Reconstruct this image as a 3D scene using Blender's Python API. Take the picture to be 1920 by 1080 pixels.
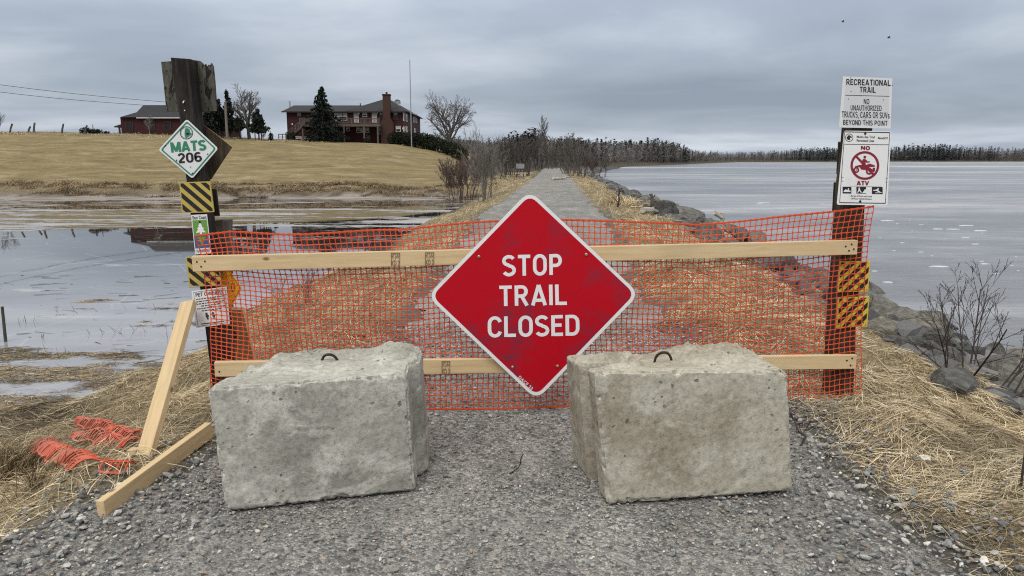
import bpy, bmesh, math, random
import numpy as np
from mathutils import Vector, Matrix, noise as mnoise
R = math.radians
scene = bpy.context.scene
COL = scene.collection
for o in list(bpy.data.objects): bpy.data.objects.remove(o)

# ------------------------------------------------------------------ camera
CAM_H, F_PX, PITCH = 1.55, 1397.0, R(9.87)
cd = bpy.data.cameras.new('camera'); cam = bpy.data.objects.new('camera', cd); COL.objects.link(cam)
cam.location = (0, 0, CAM_H); cam.rotation_euler = (math.pi/2 - PITCH, 0, 0)
cd.sensor_width = 36.0; cd.lens = F_PX/1920*36.0; cd.clip_start = 0.05; cd.clip_end = 5000
scene.camera = cam
# ------------------------------------------------------------------ world, sun, exposure
SUN_EL, SUN_AZ = R(52), R(200)          # azimuth clockwise from +Y: high, behind the camera, a little to its left
w = bpy.data.worlds.new('World'); scene.world = w; w.use_nodes = True
T = w.node_tree; T.nodes.clear()
def WN(t, **k):
    n = T.nodes.new(t)
    for a, b in k.items(): setattr(n, a, b)
    return n
def WL(a, b): T.links.new(a, b)
wo = WN('ShaderNodeOutputWorld'); bg = WN('ShaderNodeBackground'); bg.inputs['Strength'].default_value = 0.1
sky = WN('ShaderNodeTexSky', sky_type='NISHITA', sun_disc=False); sky.sun_elevation = SUN_EL; sky.sun_rotation = SUN_AZ
tc = WN('ShaderNodeTexCoord'); sp = WN('ShaderNodeSeparateXYZ'); WL(tc.outputs['Generated'], sp.inputs[0])
def wmath(op, a, b=None, c=None):
    n = WN('ShaderNodeMath', operation=op)
    for i, v in enumerate((a, b, c)):
        if v is None: continue
        if isinstance(v, (int, float)): n.inputs[i].default_value = v
        else: WL(v, n.inputs[i])
    return n.outputs[0]
zz = wmath('MAXIMUM', sp.outputs['Z'], 0.0)
den = wmath('ADD', zz, 0.10)
cx = wmath('DIVIDE', sp.outputs['X'], den); cy = wmath('DIVIDE', sp.outputs['Y'], den)
cb = WN('ShaderNodeCombineXYZ'); WL(cx, cb.inputs[0]); WL(cy, cb.inputs[1])
def wnoise(scale, detail, loc, sc, rough=0.55, dist=0.0):
    m = WN('ShaderNodeMapping'); m.inputs['Location'].default_value = loc; m.inputs['Scale'].default_value = sc
    WL(cb.outputs[0], m.inputs['Vector'])
    n = WN('ShaderNodeTexNoise'); n.inputs['Scale'].default_value = scale; n.inputs['Detail'].default_value = detail
    n.inputs['Roughness'].default_value = rough; n.inputs['Distortion'].default_value = dist
    WL(m.outputs[0], n.inputs['Vector']); return n.outputs['Fac']
n1 = wnoise(0.55, 7, (3.1, 1.7, 0), (0.8, 0.85, 1), 0.52, 0.3)
n2 = wnoise(0.22, 3, (7.7, 4.2, 2), (0.9, 1.0, 1), 0.5, 0.1)
cl = wmath('ADD', wmath('MULTIPLY', n1, 0.7), wmath('MULTIPLY', n2, 0.4))
rmp = WN('ShaderNodeValToRGB'); WL(cl, rmp.inputs[0])
e = rmp.color_ramp.elements; e[0].position = 0.40; e[0].color = (2.35, 2.74, 3.38, 1); e[1].position = 0.68; e[1].color = (5.0, 5.42, 6.0, 1)
m_ = e.new(0.54); m_.color = (3.22, 3.66, 4.36, 1)
elev = WN('ShaderNodeMapRange'); WL(zz, elev.inputs['Value'])
elev.inputs['From Min'].default_value = 0.1; elev.inputs['From Max'].default_value = 1.0
elev.inputs['To Min'].default_value = 1.0; elev.inputs['To Max'].default_value = 3.0
low = WN('ShaderNodeMapRange'); WL(zz, low.inputs['Value'])     # overcast is a little brighter just over the horizon
low.inputs['From Min'].default_value = 0.0; low.inputs['From Max'].default_value = 0.07
low.inputs['To Min'].default_value = 1.13; low.inputs['To Max'].default_value = 1.0
sc1 = WN('ShaderNodeVectorMath', operation='SCALE'); WL(rmp.outputs[0], sc1.inputs[0]); WL(wmath('MULTIPLY', elev.outputs[0], low.outputs[0]), sc1.inputs['Scale'])
neu = WN('ShaderNodeMapRange'); WL(zz, neu.inputs['Value']); neu.inputs['From Min'].default_value = 0.2; neu.inputs['From Max'].default_value = 0.45
warm = WN('ShaderNodeMix', data_type='RGBA', blend_type='MULTIPLY'); warm.inputs['Factor'].default_value = 1; WL(sc1.outputs[0], warm.inputs['A'])
tin = WN('ShaderNodeMix', data_type='RGBA'); WL(neu.outputs[0], tin.inputs['Factor']); tin.inputs['A'].default_value = (1, 1, 1, 1); tin.inputs['B'].default_value = (1.22, 1.06, 0.84, 1); WL(tin.outputs['Result'], warm.inputs['B'])
mx = WN('ShaderNodeMix', data_type='RGBA'); mx.inputs['Factor'].default_value = 0.94
WL(sky.outputs[0], mx.inputs['A']); WL(warm.outputs['Result'], mx.inputs['B'])
WL(mx.outputs['Result'], bg.inputs['Color']); WL(bg.outputs[0], wo.inputs[0])
sd = bpy.data.lights.new('sun', 'SUN'); sd.energy = 1.35; sd.angle = R(28); sd.color = (1.0, 0.96, 0.9)
so = bpy.data.objects.new('sun', sd); COL.objects.link(so)
sdir = Vector((math.sin(SUN_AZ)*math.cos(SUN_EL), math.cos(SUN_AZ)*math.cos(SUN_EL), math.sin(SUN_EL)))
so.rotation_euler = sdir.to_track_quat('Z', 'Y').to_euler()
so.location = (0, -10, 20)
vs = scene.view_settings; vs.view_transform = 'Standard'; vs.look = 'None'; vs.gamma = 1; vs.exposure = 0.28; vs.use_curve_mapping = False
scene.cycles.use_denoising = False; scene.cycles.filter_width = 1.1; scene.cycles.max_bounces = 6

# ------------------------------------------------------------------ helpers
rng = np.random.default_rng(7); random.seed(7)
cp, spn = math.cos(PITCH), math.sin(PITCH)
def ray(px, py):
    a = (px-960)/F_PX; t = (py-540)/F_PX
    return (a, cp - t*spn, -(spn + t*cp))          # x, forward, up
def at(px, py, d, k=0.0, x0=0.0):
    """the point of the plane y = d + k (x - x0) seen at a photo pixel"""
    rx, ry, rz = ray(px, py)
    t = (d - k*x0)/(ry - k*rx)
    return Vector((t*rx, t*ry, CAM_H + t*rz))
def lerp(a, b, t): return a + (b-a)*t

def tag(o, label=None, cat=None, group=None, kind=None):
    if label: o['label'] = label
    if cat: o['category'] = cat
    if group: o['group'] = group
    if kind: o['kind'] = kind
    return o
def thing(name, loc, label, cat, group=None):
    o = bpy.data.objects.new(name, None); COL.objects.link(o); o.location = loc; o.empty_display_size = 0.1
    ORG[o.name] = Vector(loc)
    return tag(o, label, cat, group)
ORG = {}
class MB:
    def __init__(s): s.v = []; s.f = []; s.m = []; s.mi = 0
    def add(s, vs, fs):
        b = len(s.v); s.v.extend(tuple(p) for p in vs)
        for f in fs: s.f.append(tuple(i+b for i in f)); s.m.append(s.mi)
    def hexa(s, c):   # 8 corners: bottom 4 ccw, top 4 ccw
        s.add(c, [(3,2,1,0),(4,5,6,7),(0,1,5,4),(1,2,6,5),(2,3,7,6),(3,0,4,7)])
    def box(s, lo, hi):
        (a,b,c),(d,e_,f) = lo, hi
        s.hexa([(a,b,c),(d,b,c),(d,e_,c),(a,e_,c),(a,b,f),(d,b,f),(d,e_,f),(a,e_,f)])
    def tube(s, pts, rad, n=5, cap=True):
        pts = [Vector(p) for p in pts]; b = len(s.v); N = len(pts)
        if not hasattr(rad, '__len__'): rad = [rad]*N
        ref = Vector((0.31, 0.17, 0.93))
        for i, p in enumerate(pts):
            d = (pts[min(i+1, N-1)] - pts[max(i-1, 0)])
            if d.length < 1e-9: d = Vector((0, 0, 1))
            d.normalize(); a = d.cross(ref)
            if a.length < 0.05: a = d.cross(Vector((1, 0, 0)))
            a.normalize(); c = d.cross(a)
            for k in range(n):
                q = 2*math.pi*k/n
                s.v.append(tuple(p + (a*math.cos(q) + c*math.sin(q))*rad[i]))
        for i in range(N-1):
            for k in range(n):
                k2 = (k+1) % n
                s.f.append((b+i*n+k, b+i*n+k2, b+(i+1)*n+k2, b+(i+1)*n+k)); s.m.append(s.mi)
        if cap and n > 2:
            s.f.append(tuple(b+k for k in range(n-1, -1, -1))); s.m.append(s.mi)
            s.f.append(tuple(b+(N-1)*n+k for k in range(n))); s.m.append(s.mi)
    def prism(s, front, back):
        n = len(front)
        s.add(list(front)+list(back), [tuple(range(n)), tuple(range(2*n-1, n-1, -1))] + [(i, n+i, n+(i+1) % n, (i+1) % n) for i in range(n)])
    def build(s, name, mat, parent=None, org=None, smooth=False):
        me = bpy.data.meshes.new(name)
        o = bpy.data.objects.new(name, me); COL.objects.link(o)
        if parent is not None:
            o.parent = parent; base = ORG[parent.name]
        else:
            base = Vector(org) if org is not None else Vector((0, 0, 0)); o.location = base
        ORG[o.name] = base
        me.from_pydata([(x-base.x, y-base.y, z-base.z) for x, y, z in s.v], [], s.f)
        for mt in (mat if isinstance(mat, (list, tuple)) else [mat]): me.materials.append(mt)
        if isinstance(mat, (list, tuple)): me.polygons.foreach_set('material_index', s.m)
        if smooth: me.polygons.foreach_set('use_smooth', [True]*len(me.polygons))
        me.update(); return o
def np_mesh(name, V, Fq, mat, parent=None, org=(0, 0, 0), col=None, smooth=False, attrs=None):
    """mesh from numpy arrays; faces all of one size"""
    me = bpy.data.meshes.new(name); V = np.asarray(V, np.float32); Fq = np.asarray(Fq, np.int32)
    base = ORG[parent.name] if parent is not None else Vector(org)
    V = V - np.array(base, np.float32)
    me.vertices.add(len(V)); me.vertices.foreach_set('co', V.ravel())
    n, k = Fq.shape
    me.loops.add(n*k); me.loops.foreach_set('vertex_index', Fq.ravel())
    me.polygons.add(n); me.polygons.foreach_set('loop_start', np.arange(0, n*k, k, dtype=np.int32))
    try: me.polygons.foreach_set('loop_total', np.full(n, k, np.int32))
    except Exception: pass
    me.update(calc_edges=True)
    if col is not None:
        a = me.color_attributes.new('col', 'FLOAT_COLOR', 'POINT')
        c4 = np.ones((len(V), 4), np.float32); c4[:, :3] = col; a.data.foreach_set('color', c4.ravel())
    for nm, arr in (attrs or {}).items():
        a = me.attributes.new(nm, 'FLOAT', 'POINT'); a.data.foreach_set('value', np.asarray(arr, np.float32).ravel())
    me.polygons.foreach_set('use_smooth', np.full(n, smooth, bool))
    me.materials.append(mat)
    o = bpy.data.objects.new(name, me); COL.objects.link(o)
    if parent is not None: o.parent = parent
    else: o.location = base
    ORG[o.name] = base
    return o
# value noise for terrain and scattering
def hash2(ix, iy, s):
    h = (ix.astype(np.int64)*374761393 + iy.astype(np.int64)*668265263 + s*1274126177) & 0xffffffff
    h = ((h ^ (h >> 13))*1274126177) & 0xffffffff
    return ((h ^ (h >> 16)) & 0xffff)/65535.0
def vn(x, y, s=0):
    x = np.asarray(x, float); y = np.asarray(y, float)
    ix = np.floor(x); iy = np.floor(y); fx = x-ix; fy = y-iy
    fx = fx*fx*(3-2*fx); fy = fy*fy*(3-2*fy)
    a = hash2(ix, iy, s); b = hash2(ix+1, iy, s); c = hash2(ix, iy+1, s); d = hash2(ix+1, iy+1, s)
    return (a*(1-fx)+b*fx)*(1-fy) + (c*(1-fx)+d*fx)*fy
def fbm(x, y, s=0, o=4):
    r = 0; a = 0.5
    for i in range(o): r = r + a*vn(x*2**i, y*2**i, s+i*17); a *= 0.5
    return r/(1-0.5**o)
def smooth(x, a, b):
    t = np.clip((np.asarray(x, float)-a)/(b-a), 0, 1); return t*t*(3-2*t)

# ------------------------------------------------------------------ materials
class Mat:
    def __init__(s, name, rough=0.7, spec=0.3, metallic=0.0):
        s.m = bpy.data.materials.new(name); s.m.use_nodes = True; s.t = s.m.node_tree
        s.b = s.t.nodes['Principled BSDF']; s.b.inputs['Roughness'].default_value = rough
        s.b.inputs['Specular IOR Level'].default_value = spec; s.b.inputs['Metallic'].default_value = metallic
        s.coords = {}
    def n(s, t, **k):
        nd = s.t.nodes.new(t)
        for a, b in k.items(): setattr(nd, a, b)
        return nd
    def l(s, a, b): s.t.links.new(a, b)
    def set(s, inp, v):
        if isinstance(v, (int, float)): inp.default_value = (v, v, v, 1) if inp.type == 'RGBA' else v
        elif isinstance(v, (tuple, list)): inp.default_value = tuple(v) + ((1,) if len(v) == 3 and inp.type == 'RGBA' else ())
        else: s.l(v, inp)
    def co(s, kind='Object', scale=(1, 1, 1), rot=(0, 0, 0)):
        if 'tc' not in s.coords: s.coords['tc'] = s.n('ShaderNodeTexCoord')
        src = s.n('ShaderNodeNewGeometry').outputs['Position'] if kind == 'World' else s.coords['tc'].outputs[kind]
        m = s.n('ShaderNodeMapping'); m.inputs['Scale'].default_value = scale; m.inputs['Rotation'].default_value = rot
        s.l(src, m.inputs['Vector']); return m.outputs[0]
    def noise(s, scale, detail=4, rough=0.55, dist=0.0, vec=None):
        nd = s.n('ShaderNodeTexNoise'); nd.inputs['Scale'].default_value = scale; nd.inputs['Detail'].default_value = detail
        nd.inputs['Roughness'].default_value = rough; nd.inputs['Distortion'].default_value = dist
        s.l(vec if vec is not None else s.co(), nd.inputs['Vector']); return nd.outputs['Fac']
    def vor(s, scale, vec=None, feature='F1', out='Distance', rnd=1.0):
        nd = s.n('ShaderNodeTexVoronoi', feature=feature); nd.inputs['Scale'].default_value = scale
        nd.inputs['Randomness'].default_value = rnd
        s.l(vec if vec is not None else s.co(), nd.inputs['Vector']); return nd.outputs[out]
    def ramp(s, fac, stops, interp='LINEAR'):
        nd = s.n('ShaderNodeValToRGB'); s.l(fac, nd.inputs[0]); el = nd.color_ramp.elements; nd.color_ramp.interpolation = interp
        while len(el) < len(stops): el.new(0.5)
        for i, (p, c) in enumerate(stops):
            el[i].position = p; el[i].color = (c, c, c, 1) if isinstance(c, (int, float)) else tuple(c)+(1,)
        return nd.outputs[0]
    def mix(s, f, a, b, mode='MIX'):
        nd = s.n('ShaderNodeMix', data_type='RGBA', blend_type=mode)
        s.set(nd.inputs['Factor'], f); s.set(nd.inputs['A'], a); s.set(nd.inputs['B'], b); return nd.outputs['Result']
    def math(s, op, a, b=0.0, c=0.0, clamp=False):
        nd = s.n('ShaderNodeMath', operation=op, use_clamp=clamp)
        for i, v in enumerate((a, b, c)): s.set(nd.inputs[i], v)
        return nd.outputs[0]
    def attr(s, name, out='Color'):
        nd = s.n('ShaderNodeAttribute', attribute_name=name); return nd.outputs[out]
    def color(s, v): s.set(s.b.inputs['Base Color'], v); return s
    def rough(s, v): s.set(s.b.inputs['Roughness'], v); return s
    def bump(s, h, strength=0.5, dist=0.01, prev=None):
        nd = s.n('ShaderNodeBump'); nd.inputs['Strength'].default_value = strength; nd.inputs['Distance'].default_value = dist
        s.l(h, nd.inputs['Height'])
        if prev is not None: s.l(prev, nd.inputs['Normal'])
        s.l(nd.outputs[0], s.b.inputs['Normal']); return nd.outputs[0]
def basic(name, c, rough=0.7, var=0.25, scale=8.0, bump=0.0, stretch=(1, 1, 1), spec=0.3, metallic=0.0, detail=5, bd=0.01):
    m = Mat(name, rough, spec, metallic); v = m.co('Object', stretch)
    f = m.noise(scale, detail, 0.6, 0.0, v)
    lo = tuple(x*(1-var) for x in c); hi = tuple(min(1, x*(1+var)) for x in c)
    m.color(m.ramp(f, [(0.3, lo), (0.7, hi)]))
    if bump: m.bump(f, bump, bd)
    return m.m
def attr_mat(name, rough=0.8, spec=0.15, var=0.15, scale=30, trans=0.0):
    m = Mat(name, rough, spec); f = m.noise(scale, 2)
    m.color(m.mix(1.0, m.attr('col'), m.ramp(f, [(0.3, 1-var), (0.7, 1+var)]), 'MULTIPLY'))
    return m.m
M = {}
M['straw'] = attr_mat('dry straw', 0.75, 0.2)
M['pebble'] = attr_mat('pebbles', 0.75, 0.3, 0.25, 60)
def lumber_mat():
    m = Mat('new pine lumber', 0.55, 0.3); v = m.co('Object', (0.55, 9, 9))
    g = m.noise(5, 5, 0.6, 0.6, v); big = m.noise(1.3, 2, vec=m.co('Object'))
    c = m.ramp(g, [(0.25, (0.52, 0.37, 0.20)), (0.5, (0.64, 0.49, 0.29)), (0.8, (0.72, 0.58, 0.37))])
    c = m.mix(m.ramp(big, [(0.35, 0.35), (0.65, 0.0)]), c, (0.55, 0.38, 0.19))
    c = m.mix(m.ramp(m.noise(2.2, 5, 0.7, 0.4, m.co('Object', (.8, 3, 3))), [(0.5, 0.0), (0.75, 0.35)]), c, (0.36, 0.29, 0.20))
    kn = m.vor(4.6, m.co('Object', (1, 1.9, 1.9)), rnd=1.0)
    c = m.mix(m.ramp(kn, [(0.05, 0.85), (0.12, 0.0)]), c, (0.17, 0.075, 0.028))
    m.color(c); m.bump(g, 0.15, 0.002); return m.m
M['lumber'] = lumber_mat()
def post_mat(name, a, b, c):
    m = Mat(name, 0.85, 0.15); v = m.co('Object', (14, 14, 1.2))
    g = m.noise(4, 6, 0.65, 0.5, v); s = m.noise(3.5, 5, 0.6)
    col = m.ramp(g, [(0.3, a), (0.5, b), (0.75, c)])
    col = m.mix(m.ramp(s, [(0.45, 0.0), (0.7, 0.7)]), col, tuple(x*0.5 for x in a))
    m.color(col); m.bump(g, 0.7, 0.006); return m.m
M['post_dark'] = post_mat('creosoted post', (0.012, 0.011, 0.011), (0.028, 0.025, 0.023), (0.07, 0.06, 0.05))
M['post_grey'] = post_mat('weathered post', (0.05, 0.045, 0.037), (0.11, 0.10, 0.085), (0.2, 0.185, 0.155))
M['post_brown'] = post_mat('weathered brown post', (0.028, 0.02, 0.014), (0.06, 0.044, 0.032), (0.12, 0.095, 0.07))
def flaky_board():
    m = Mat('flaking plywood', 0.85, 0.15); v = m.co('Object', (10, 10, 2.2))
    g = m.noise(4, 6, 0.6, 0.6, v); p = m.noise(9, 6, 0.7, 0.8, m.co('Object', (3.2, 3.2, 1.1)))
    c = m.ramp(g, [(0.3, (0.055, 0.054, 0.045)), (0.7, (0.13, 0.126, 0.106))])
    c = m.mix(m.ramp(p, [(0.52, 0.0), (0.56, 1.0)]), c, (0.018, 0.02, 0.018))
    m.color(c); m.bump(p, 0.8, 0.006); return m.m
M['flaky'] = flaky_board()
def painted(name, c, rough=0.4, dirt=0.25, dirtc=(0.25, 0.23, 0.2), spec=0.4, thr=0.58):
    m = Mat(name, rough, spec); s = m.noise(5, 6, 0.65); s2 = m.noise(60, 2)
    col = m.mix(m.ramp(s, [(thr, 0.0), (thr+0.17, dirt)]), c, dirtc)
    col = m.mix(m.ramp(s2, [(0.35, 0.06), (0.7, 0.0)]), col, tuple(x*0.5 for x in c))
    m.color(col); return m.m
M['white'] = painted('white sheeting', (0.78, 0.79, 0.81), 0.45)
M['white_sign'] = painted('white trail sign', (0.70, 0.72, 0.74), 0.5, 0.2, (0.45, 0.45, 0.44))
M['grey_panel'] = painted('faded white panel', (0.60, 0.62, 0.65), 0.5, 0.2)
M['black'] = painted('black paint', (0.012, 0.012, 0.014), 0.5, 0.1)
M['green'] = painted('green ink', (0.03, 0.22, 0.12), 0.45, 0.2)
M['lime'] = painted('leaf green ink', (0.13, 0.31, 0.06), 0.45, 0.1)
M['blue'] = painted('blue ink', (0.05, 0.10, 0.24), 0.45, 0.15)
M['yellow'] = painted('yellow reflective sheet', (0.62, 0.44, 0.05), 0.4, 0.35, (0.3, 0.22, 0.06))
M['yellow_dull'] = painted('weathered yellow sheet', (0.50, 0.38, 0.09), 0.5, 0.45, (0.26, 0.2, 0.08))
M['amber'] = painted('amber sheet', (0.80, 0.42, 0.015), 0.4, 0.1, (0.4, 0.2, 0.02))
M['maroon'] = painted('maroon ink', (0.23, 0.012, 0.03), 0.5, 0.1)
def red_sign():
    m = Mat('red sign sheeting', 0.45, 0.15); s = m.noise(2.6, 3, 0.5); f = m.noise(14, 6, 0.7, 0.6)
    k = m.math('MULTIPLY', m.ramp(s, [(0.50, 0.0), (0.62, 1.0)]), m.ramp(f, [(0.35, 0.0), (0.65, 0.8)]))
    c = m.mix(k, (0.46, 0.004, 0.014), (0.11, 0.03, 0.06))
    m.color(c); m.rough(m.ramp(f, [(0.3, 0.38), (0.7, 0.52)])); return m.m
M['red'] = red_sign()
M['bolt'] = basic('zinc bolt', (0.38, 0.33, 0.27), 0.4, 0.3, 60, metallic=0.7)
M['alu'] = basic('bare aluminium back', (0.4, 0.4, 0.4), 0.45, 0.1, 10, metallic=0.6)
M['paper'] = basic('laminated paper', (0.76, 0.77, 0.79), 0.35, 0.06, 6, spec=0.5)
M['ink'] = basic('printed ink', (0.05, 0.055, 0.06), 0.6, 0.2, 40)
M['stamp'] = basic('grade stamp ink', (0.22, 0.14, 0.09), 0.7, 0.4, 90)
def net_mat(name, c, c2):
    m = Mat(name, 0.42, 0.4); f = m.noise(2.0, 3)
    m.color(m.mix(m.ramp(f, [(0.35, 0.0), (0.7, 1.0)]), c, c2)); return m.m
M['net'] = net_mat('orange plastic mesh', (0.67, 0.092, 0.026), (0.55, 0.052, 0.022))
M['net_old'] = net_mat('faded orange mesh', (0.60, 0.085, 0.03), (0.45, 0.15, 0.11))
M['rust'] = basic('rusty iron', (0.045, 0.024, 0.018), 0.8, 0.5, 60, 0.4)
def concrete(name, base, dark, pale, sh):
    m = Mat(name, 0.9, 0.15); v = m.co('Object'); mp = m.n('ShaderNodeMapping'); mp.inputs['Location'].default_value = sh; m.l(v, mp.inputs[0]); v = mp.outputs[0]
    st = m.noise(2.4, 6, 0.6, 0.4, v); fine = m.noise(34, 6, 0.72, 0.0, v); st2 = m.noise(3.1, 7, 0.7, 0.8, m.co('Object', (1, 1, 1.3)))
    c = m.mix(m.ramp(st, [(0.42, 0.0), (0.62, 1.0)]), base, dark)
    c = m.mix(m.ramp(st2, [(0.50, 0.0), (0.62, 0.8)]), c, pale)
    c = m.mix(1.0, c, m.ramp(fine, [(0.25, 0.55), (0.5, 1.0), (0.8, 1.3)]), 'MULTIPLY')
    ag = m.vor(70, v); pit = m.vor(23, m.mix(0.12, v, m.n('ShaderNodeTexNoise').outputs['Color']))
    pm = m.ramp(pit, [(0.0, 1.0), (0.13, 1.0), (0.19, 0.0)])
    pk = m.math('MULTIPLY', pm, m.ramp(m.noise(7, 2, vec=v), [(0.5, 0.0), (0.6, 1.0)]))
    c = m.mix(m.math('MULTIPLY', pk, 0.7), c, tuple(x*0.3 for x in dark))
    gr = m.noise(48, 6, 0.9, vec=v)
    c = m.mix(m.ramp(gr, [(0.33, 0.85), (0.45, 0.0)]), c, tuple(x*0.4 for x in dark))
    c = m.mix(m.ramp(gr, [(0.57, 0.0), (0.70, 0.6)]), c, tuple(min(1, x*1.35) for x in pale))
    sp2 = m.vor(85, v, out='Color'); sc_ = m.n('ShaderNodeSeparateColor'); m.l(sp2, sc_.inputs[0])
    c = m.mix(m.math('MULTIPLY', m.attr('worn', 'Fac'), 0.85), c, m.ramp(sc_.outputs[0], [(0.0, tuple(x*.7 for x in dark)), (0.45, base), (0.75, pale), (1.0, (0.6, 0.59, 0.56))]))
    m.color(c)
    h = m.math('ADD', m.math('MULTIPLY', fine, 1.0), m.math('MULTIPLY', m.ramp(ag, [(0.0, 0.0), (0.5, 1.0)]), 0.25))
    h = m.math('SUBTRACT', h, pk)
    m.bump(h, 0.7, 0.005); return m.m
M['conc_grey'] = concrete('grey concrete', (0.40, 0.393, 0.35), (0.265, 0.26, 0.228), (0.56, 0.55, 0.50), (0.4, 0.2, 0.1))
M['conc_tan'] = concrete('tan concrete', (0.425, 0.40, 0.33), (0.30, 0.268, 0.205), (0.49, 0.475, 0.405), (5.3, 1.2, 3.1))
def rock_mat():
    m = Mat('riprap stone', 0.85, 0.2); g = m.noise(3.0, 7, 0.65, 0.5); st = m.noise(9, 5, 0.6, 0.3, m.co('Object', (1, 1, 3)))
    info = m.n('ShaderNodeObjectInfo')
    c = m.ramp(g, [(0.3, (0.07, 0.07, 0.068)), (0.5, (0.15, 0.15, 0.143)), (0.72, (0.28, 0.27, 0.245))])
    c = m.mix(m.ramp(st, [(0.5, 0.0), (0.75, 0.3)]), c, (0.2, 0.175, 0.14))
    c = m.mix(1.0, c, m.ramp(info.outputs['Random'], [(0, (0.5, 0.52, 0.55)), (0.55, (0.95, 0.95, 0.95)), (0.8, (1.1, 1.08, 1.0)), (1, (1.35, 1.22, 1.04))]), 'MULTIPLY')
    m.color(c); m.bump(m.math('ADD', g, st), 0.8, 0.05); return m.m
M['rock'] = rock_mat()
M['bark'] = basic('grey bark', (0.10, 0.09, 0.08), 0.9, 0.4, 14)
M['bark_dark'] = basic('dark bark', (0.075, 0.064, 0.057), 0.9, 0.4, 14)
M['bark_red'] = basic('reddish brush', (0.10, 0.072, 0.06), 0.9, 0.4, 14)
M['bark_pale'] = basic('pale bark', (0.17, 0.155, 0.14), 0.9, 0.4, 14)
M['drift'] = basic('bleached driftwood', (0.40, 0.37, 0.33), 0.85, 0.35, 8, 0.4, (1, 1, 4))
M['conifer'] = attr_mat('conifer needles', 0.8, 0.15, 0.2, 3)
M['wood'] = attr_mat('far wood', 0.9, 0.05, 0.2, 0.2)
M['siding'] = basic('dark red clapboard', (0.042, 0.009, 0.011), 0.75, 0.25, 1.2, 0.0, (1, 1, 6))
M['roofing'] = basic('charcoal shingles', (0.026, 0.027, 0.031), 0.85, 0.25, 2.5, 0.0, (1, 1, 1))
M['brick'] = None
def brick_mat():
    m = Mat('red brick', 0.85, 0.15); b = m.n('ShaderNodeTexBrick'); b.inputs['Scale'].default_value = 2.2
    b.inputs['Color1'].default_value = (0.07, 0.03, 0.024, 1); b.inputs['Color2'].default_value = (0.05, 0.023, 0.02, 1); b.inputs['Mortar'].default_value = (0.09, 0.07, 0.06, 1)
    m.l(m.co('Object', (1, 1, 1), (math.pi/2, 0, 0)), b.inputs['Vector']); m.color(b.outputs['Color']); return m.m
M['brick'] = brick_mat()
M['glass'] = basic('window glass', (0.05, 0.055, 0.06), 0.08, 0.2, 1.0, spec=0.8)
M['glass_dark'] = basic('dark window glass', (0.015, 0.015, 0.018), 0.3, 0.2, 1.0, spec=0.3)
M['trim'] = basic('white trim', (0.55, 0.55, 0.56), 0.6, 0.1, 4)
M['trim_dark'] = basic('brown trim', (0.05, 0.03, 0.03), 0.7, 0.2, 4)
M['curtain'] = basic('pale blinds', (0.42, 0.42, 0.41), 0.7, 0.12, 4)
M['deck'] = basic('grey deck boards', (0.115, 0.09, 0.08), 0.8, 0.25, 3)
M['metal'] = basic('grey metal', (0.32, 0.33, 0.35), 0.5, 0.1, 4, metallic=0.4)
M['twig'] = basic('dark twigs', (0.050, 0.038, 0.036), 0.8, 0.3, 20)

# ------------------------------------------------------------------ terrain
WATER = -0.95
SHORE = np.array([(4.9, -60), (5.8, 0), (12.2, 115), (18, 150), (36, 237), (87, 357), (150, 500), (300, 600), (520, 615), (1500, 640)], float)
def xc(y): return -0.1 + 0.055*np.asarray(y, float)
def shore_dist(x, y):
    x = np.asarray(x, float); y = np.asarray(y, float); best = np.full(np.broadcast(x, y).shape, 1e9); sgn = np.ones_like(best)
    for (ax, ay), (bx, by) in zip(SHORE[:-1], SHORE[1:]):
        dx, dy = bx-ax, by-ay; L2 = dx*dx+dy*dy
        t = np.clip(((x-ax)*dx+(y-ay)*dy)/L2, 0, 1)
        d = np.hypot(x-ax-t*dx, y-ay-t*dy); s = np.where(dx*(y-ay)-dy*(x-ax) > 0, 1.0, -1.0)
        u = d < best; best = np.where(u, d, best); sgn = np.where(u, s, sgn)
    return best*sgn
def trail_half(y): # half width right, half width left
    y = np.asarray(y, float)
    r = np.interp(y, [-2, 2, 3, 4, 5, 7, 9, 20, 50, 120], [1.75, 1.75, 1.72, 1.6, 1.35, 1.2, 1.15, 1.6, 1.5, 1.4])
    l = np.interp(y, [-2, 2, 2.8, 3.5, 4.3, 6, 8.2, 20, 50, 120], [2.6, 2.35, 2.15, 1.85, 1.5, 1.2, 1.35, 2.0, 1.6, 1.4])
    return r, l
def trail_mask(x, y):
    r, l = trail_half(y); u = x-xc(y); j = (fbm(x*2.2, y*2.2, 5)-0.5)*0.5
    return np.minimum(r-u, u+l) + j       # > 0 inside
def ypond(x): return 7.25 + 0.9*(fbm(np.asarray(x)*0.5, 3.3, 8)-0.5)*2 + np.interp(x, [-30, -6, -4], [1.0, 0.0, 0.8])
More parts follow.
